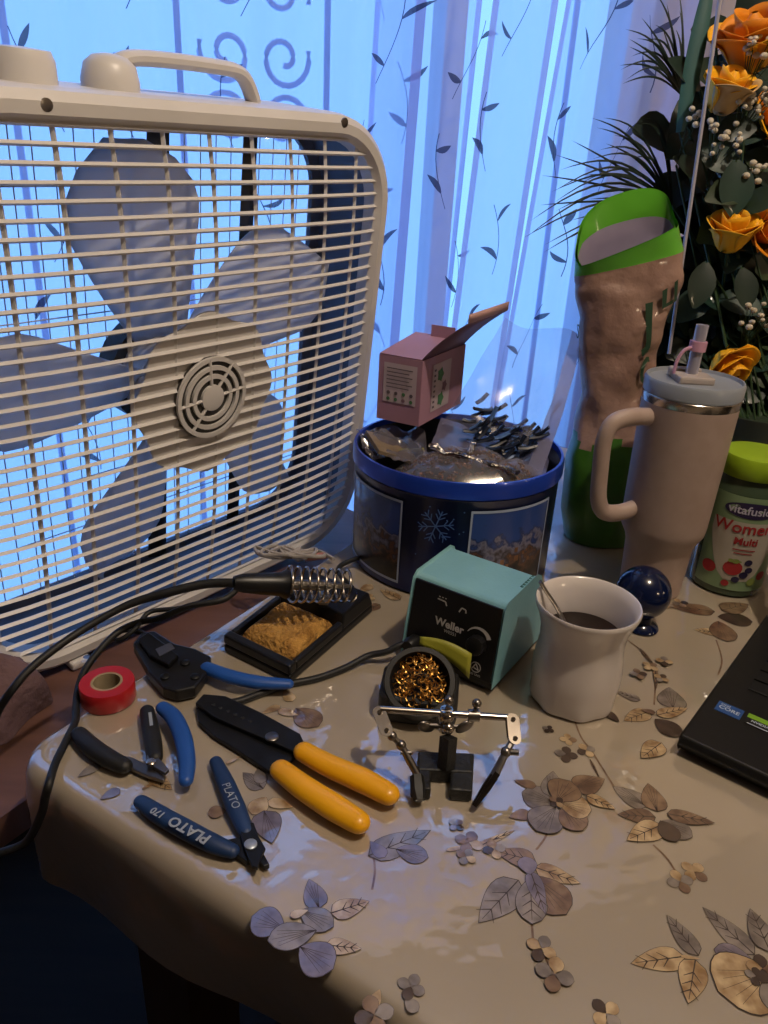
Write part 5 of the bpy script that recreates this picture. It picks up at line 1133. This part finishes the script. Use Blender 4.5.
rose((0.3911, 1.0200, 1.3077), (-.25, -.35, .85), .040, Oo, 'large orange rose at the top right corner', .6, 2)
rose((0.4002, 0.9800, 1.1069), (-.1, -.34, .93), .030, Yo, 'upright yellow rose above the tumbler lid and kraft bag', .25, 3)
rose((0.4496, 1.0000, 1.1079), (.4, -.7, .3), .026, Oo, 'small orange rose tucked behind the upright yellow one at the right edge', 1, 4)
rose((0.4214, 0.9500, 0.9523), (.25, -.62, -.35), .027, Yo, 'yellow rose hanging just above the tumbler straw and lime jar lid', 1.1, 5)
rose((0.4547, 1.0600, 1.2333), (.3, -.6, .4), .028, Oo, 'orange rose half out of the picture beside the white sprays', 1, 6)
# leafy branches
def leafmesh(mb, b, d, up, L, wd, curl=.25, mi=0):
    b, d = Vector(b), Vector(d).normalized(); s = d.cross(Vector(up)); s = s.normalized() if s.length > 1e-3 else Vector((1, 0, 0)); n_ = s.cross(d); K = 6; rows_ = []
    for k in range(K+1):
        f = k/K; hw_ = wd*math.sin(PI*min(1, f*.95+.03))**.75; c = b + d*L*f - n_*curl*L*f*f
        rows_ += [c - s*hw_ + n_*hw_*.25, c, c + s*hw_ + n_*hw_*.25]
    mb.add(rows_, [(3*k+j, 3*k+j+1, 3*k+4+j, 3*k+3+j) for k in range(K) for j in (0, 1)], mi)
def branch(tip, seed, L, wd, n, m_, label):
    tip = Vector(tip); rnd = random.Random(seed); b = base0 + Vector((rnd.uniform(-.03, .03), rnd.uniform(-.03, .03), 0))
    mid = (b+tip)/2 + Vector((rnd.uniform(-.02, .03), .03, .02)); path = smoothpath([b, mid, tip], 8)
    mb = MB(); mb.tube(path, .0020, 6); t = mb.obj('leafy_branch', stemm, pot); t.matrix_parent_inverse = Matrix.Translation(-fcen)
    for k in range(n):
        f = .28+.72*k/(n-1); p = path[min(int(f*(len(path)-1)), len(path)-1)]; sd = 1 if k % 2 else -1
        d = Vector((sd*rnd.uniform(.4, 1), -rnd.uniform(.2, 1.0), rnd.uniform(-.5, .7)))
        mb = MB(); leafmesh(mb, p, d, (rnd.uniform(-.3, .3), -1, .7), L*rnd.uniform(.75, 1.15), wd*rnd.uniform(.85, 1.15), rnd.uniform(.1, .4)); mb.obj('leaf', m_, t, 60)
bt = [((690,330),1.02,0,'lower left'),((715,290),1.0,1,''),((745,300),1.03,0,''),((705,190),1.03,1,''),((740,190),1.0,0,''),((700,90),1.06,0,''),((715,40),1.07,1,''),((765,80),1.08,0,''),
      ((690,420),1.06,2,''),((720,440),1.03,0,''),((755,420),1.02,0,''),((672,250),1.08,1,''),((660,330),1.10,0,''),((770,330),1.05,1,''),((740,130),1.07,2,''),((768,200),1.08,0,''),((690,140),1.09,0,''),((680,480),1.05,0,''),((745,500),1.05,0,''),((770,270),1.02,0,'')]
TIPS = [(0.3904, 1.0200, 0.9817),(0.4034, 1.0000, 1.0365),(0.4572, 1.0300, 1.0222),(0.3760, 1.0300, 1.1510),(0.4067, 1.0000, 1.1533),(0.3563, 1.0600, 1.2612),(0.3660, 1.0700, 1.3150),(0.4398, 1.0800, 1.2774),(0.4330, 1.0600, 0.8476),(0.4690, 1.0300, 0.8296),(0.5056, 1.0200, 0.8643),(0.3737, 1.1000, 1.0736),(0.3815, 1.1000, 0.9657),(0.5091, 1.0500, 0.9820),(0.4187, 1.0700, 1.2210),(0.4782, 1.0800, 1.1426),(0.3659, 1.0900, 1.2079),(0.4339, 1.0500, 0.7585),(0.5365, 1.0500, 0.7321),(0.4752, 1.0200, 1.0620),(0.5725, 1.0300, 0.8647),(0.4909, 1.0800, 1.2021),(0.3877, 1.0600, 0.7836),(0.4087, 1.1000, 1.0882),(0.3915, 1.1000, 0.8635)]
BACK = [(0.3602, 1.1600, 1.2339),(0.4146, 1.1700, 1.1749),(0.4463, 1.1800, 1.2630),(0.5062, 1.1800, 1.2045),(0.5076, 1.1800, 1.3128),(0.4139, 1.1600, 1.0969),(0.4807, 1.1700, 1.0722),(0.5433, 1.1800, 1.0604),(0.4135, 1.1500, 0.9868),(0.4878, 1.1600, 0.9295),(0.5628, 1.1600, 0.9027),(0.4222, 1.1400, 0.8849),(0.4838, 1.1300, 0.7958),(0.5608, 1.1300, 0.7670),(0.6000, 1.1600, 0.9354),(0.5715, 1.1800, 1.0758),(0.4316, 1.2000, 1.3575),(0.3955, 1.1800, 1.3077),(0.3811, 1.1700, 1.1475),(0.3884, 1.1700, 1.0255)]
for i, tp_ in enumerate(BACK):
    branch(tp_, 60+i, .085, .028, 10, lm[0], 'dark shaded leaves on a branch at the back of the rose arrangement')
for i, tp_ in enumerate(TIPS):
    branch(tp_, 20+i, .058, .019, 9, lm[(0, 1, 0, 0, 2)[i % 5]], 'broad dark green leaves on a branch of the rose arrangement behind the tumbler')
# some single large leaves seen in front
mb_l = [((0.3883, 0.9850, 1.1850), (.1, -.3, -.95), .062, .021), ((0.3731, 0.9700, 1.0721), (-.15, -.4, -.9), .055, .017), ((0.4178, 0.9700, 1.0674), (.25, -.4, -.9), .050, .015), ((0.3496, 1.0000, 1.1940), (.8, -.4, -.3), .05, .017), ((0.3624, 1.0000, 1.2157), (.9, -.3, .1), .045, .016)]
for i, (p, d, L, wd) in enumerate(mb_l):
    p = Vector(p); lab_ = ['large blue green leaf hanging below the topmost yellow rose', 'dark pointed leaf hanging left below the upright yellow rose', 'dark pointed leaf hanging right below the upright yellow rose', 'olive leaf lying across the rod below the white sprays', 'green leaf just behind the topmost yellow rose'][i]
    t = thing('large_leaf', lab_, 'leaf', p, group='large single leaves of the arrangement'); mb = MB(); leafmesh(mb, (0, 0, 0), d, (0, -1, .3), L, wd, .15); mb.obj('leaf_blade', lm[1 if i in (0, 3) else 0], t, 60)
    mb = MB(); stem_to(mb, p, .0014); mb.obj('stem', stemm, t).matrix_parent_inverse = Matrix.Translation(-p)
# palm fronds
fr_m = mat('palm_dark_green', '#12261f', '#0e1f1a', 30, .5)
def frond(o_, tips, label, wd=.0028, sag=.03):
    o_ = Vector(o_); t = thing('palm_frond', label, 'frond', o_, group='thin palm fronds of the arrangement'); inv_ = Matrix.Translation(-o_)
    mb = MB(); stem_to(mb, o_, .0022); mb.obj('stem', stemm, t).matrix_parent_inverse = inv_
    rnd_ = (1, 1.6, .6, 1.3, .2); rnd = random.Random(len(tips)); tips = [Vector(q) for q in tips]
    for a_, b_ in list(zip(tips, tips[1:])):
        f = rnd.random(); tips.append(a_*f+b_*(1-f) + Vector((rnd.uniform(-.02, .02), rnd.uniform(-.02, .02), rnd.uniform(-.03, .01))))
    for k, tip in enumerate(tips):
        K = 10; d = tip - o_; s = d.cross(Vector((0, -1, .2))).normalized(); vs = []
        for j in range(K+1):
            f = j/K; c = o_ + d*f + Vector((0, 0, sag*math.sin(PI*f)*rnd_[k % 5])) + Vector((.0, .006*math.sin(k*2.1)*f, 0)); h = wd*(math.sin(PI*min(1, .08+f*.92))**.6)*(1-.35*f); n_ = Vector((0, -1, 0))
            vs += [c-s*h, c+n_*h*.5, c+s*h]
        mb = MB(); mb.add(vs, [(3*j+q, 3*j+q+1, 3*j+4+q, 3*j+3+q) for j in range(K) for q in (0, 1)]); mb.obj('leaflet', fr_m, t, 60).matrix_parent_inverse = inv_
frond((0.3555, 1.0800, 1.1306), [(0.1571, 1.0200, 1.0848),(0.1635, 1.0200, 1.1041),(0.1863, 1.0300, 1.0685),(0.1961, 1.0400, 1.1650),(0.2099, 1.0600, 1.1997),(0.2284, 1.0600, 1.2250),(0.1926, 1.0300, 1.1421),(0.2292, 1.0200, 1.0680),(0.2454, 1.0700, 1.2263),(0.1700, 1.0000, 1.1250),(0.2622, 1.0600, 1.2078),(0.2955, 1.0800, 1.2269),(0.2257, 1.0300, 1.1608),(0.2442, 1.0500, 1.1899),(0.2129, 1.0200, 1.1088),(0.3164, 1.0800, 1.2166)], 'wide palm frond fanning left across the curtain above the kraft bag', .0019, .022)
frond((0.3486, 1.1000, 1.2574), [(0.2611, 1.0600, 1.2632),(0.2729, 1.0800, 1.2954),(0.2803, 1.1000, 1.3380),(0.2933, 1.1000, 1.3652),(0.3109, 1.1000, 1.3558),(0.2554, 1.0700, 1.2829),(0.2866, 1.0800, 1.3127),(0.2621, 1.0600, 1.3110),(0.2584, 1.0800, 1.3218),(0.3086, 1.1000, 1.3310),(0.3287, 1.1200, 1.3723)], 'palm frond pointing up beside the long sword leaf', .0017, .014)
frond((0.4219, 1.0000, 0.8660), [(0.3371, 0.9700, 0.9404),(0.3525, 0.9800, 0.9621),(0.3765, 1.0000, 0.9655),(0.3307, 0.9600, 0.9113),(0.3527, 0.9700, 0.9203),(0.3910, 1.0000, 0.9465)], 'small palm frond behind the tumbler lid', .0022, .006)
# sword leaf and rod
sw0, sw1 = Vector((0.3320, 1.0300, 1.2133)), Vector((0.3403, 1.0500, 1.3795)); t = thing('sword_leaf', 'long blue green sword shaped leaf standing left of the white rod', 'leaf', sw0)
mb = MB(); s = Vector((1, -.1, .2)).normalized(); vs = []
for j in range(15):
    f = j/14; c = sw0*(1-f)+sw1*f; h = .0105*math.sin(PI*(.12+.78*f))**.8; vs += [c-s*h, c+Vector((0, -.004, 0)), c+s*h]
mb.add(vs, [(3*j+q, 3*j+q+1, 3*j+4+q, 3*j+3+q) for j in range(14) for q in (0, 1)]); mb.obj('leaf_blade', mat('sword_leaf_blue_green', '#2f5a5a', '#284e4e', 14, .5), t, 60).matrix_parent_inverse = Matrix.Translation(-sw0)
mb = MB(); stem_to(mb, sw0, .002); mb.obj('stem', stemm, t).matrix_parent_inverse = Matrix.Translation(-sw0)
ra, rb = Vector((0.3246, 0.9600, 1.3474)), Vector((0.3436, 0.9750, 1.1157)); mb = MB(); rd = (rb-ra).normalized(); mb.tube([ra, rb, rb + rd*.16], .0022, 10)
o = mb.obj('plastic_rod', mat('pale_plastic_rod', '#a8a6b4', None, 30, .35), loc=tuple(rb)); tag(o, 'thin pale plastic rod slanting through the roses', 'rod')
# gypsophila sprays
gw = mat('white_blossom', '#bdb5a4', '#aaa08e', 60, .7)
def spray(c, spread, n, seed, label):
    c = Vector(c); rnd = random.Random(seed); t = thing('gypsophila_spray', label, 'flower spray', c, group='white gypsophila sprays'); inv_ = Matrix.Translation(-c); hub = c + Vector((.0, .03, -.05))
    mb = MB(); ms = MB(); stem_to(ms, hub, .0014)
    for i in range(n):
        p = c + Vector((rnd.uniform(-1, 1)*spread, rnd.uniform(-.5, .5)*spread, rnd.uniform(-1, 1)*spread*.8)); r = rnd.uniform(.0028, .0048)
        mb.ball(p, r, 8, 6, 0, (1, 1, .8)); ms.tube([hub, (hub+p)/2+Vector((0, 0, .004)), p], .0004, 4)
    stuff(mb.obj('blossoms', gw, t, 60)).matrix_parent_inverse = inv_; ms.obj('stems', stemm, t).matrix_parent_inverse = inv_
spray((0.3676, 0.9750, 1.2068), .022, 20, 1, 'white gypsophila spray just below the topmost yellow rose')
spray((0.3901, 0.9800, 1.2445), .020, 18, 2, 'white gypsophila spray right of the topmost yellow rose')
spray((0.3285, 0.9800, 1.2266), .010, 6, 3, 'few white gypsophila blossoms left of the topmost yellow rose')
spray((0.3902, 0.9800, 1.2969), .018, 16, 6, 'white gypsophila spray overlapping the large orange rose')
spray((0.4496, 0.9600, 1.0111), .022, 18, 4, 'white gypsophila spray between upright and lowest yellow roses')
spray((0.4124, 0.9800, 1.1734), .012, 9, 5, 'small white gypsophila spray at the right edge above the orange rose')
spray((0.4726, 0.9800, 0.8751), .03, 9, 7, 'sparse gypsophila blossoms above the lime jar lid')
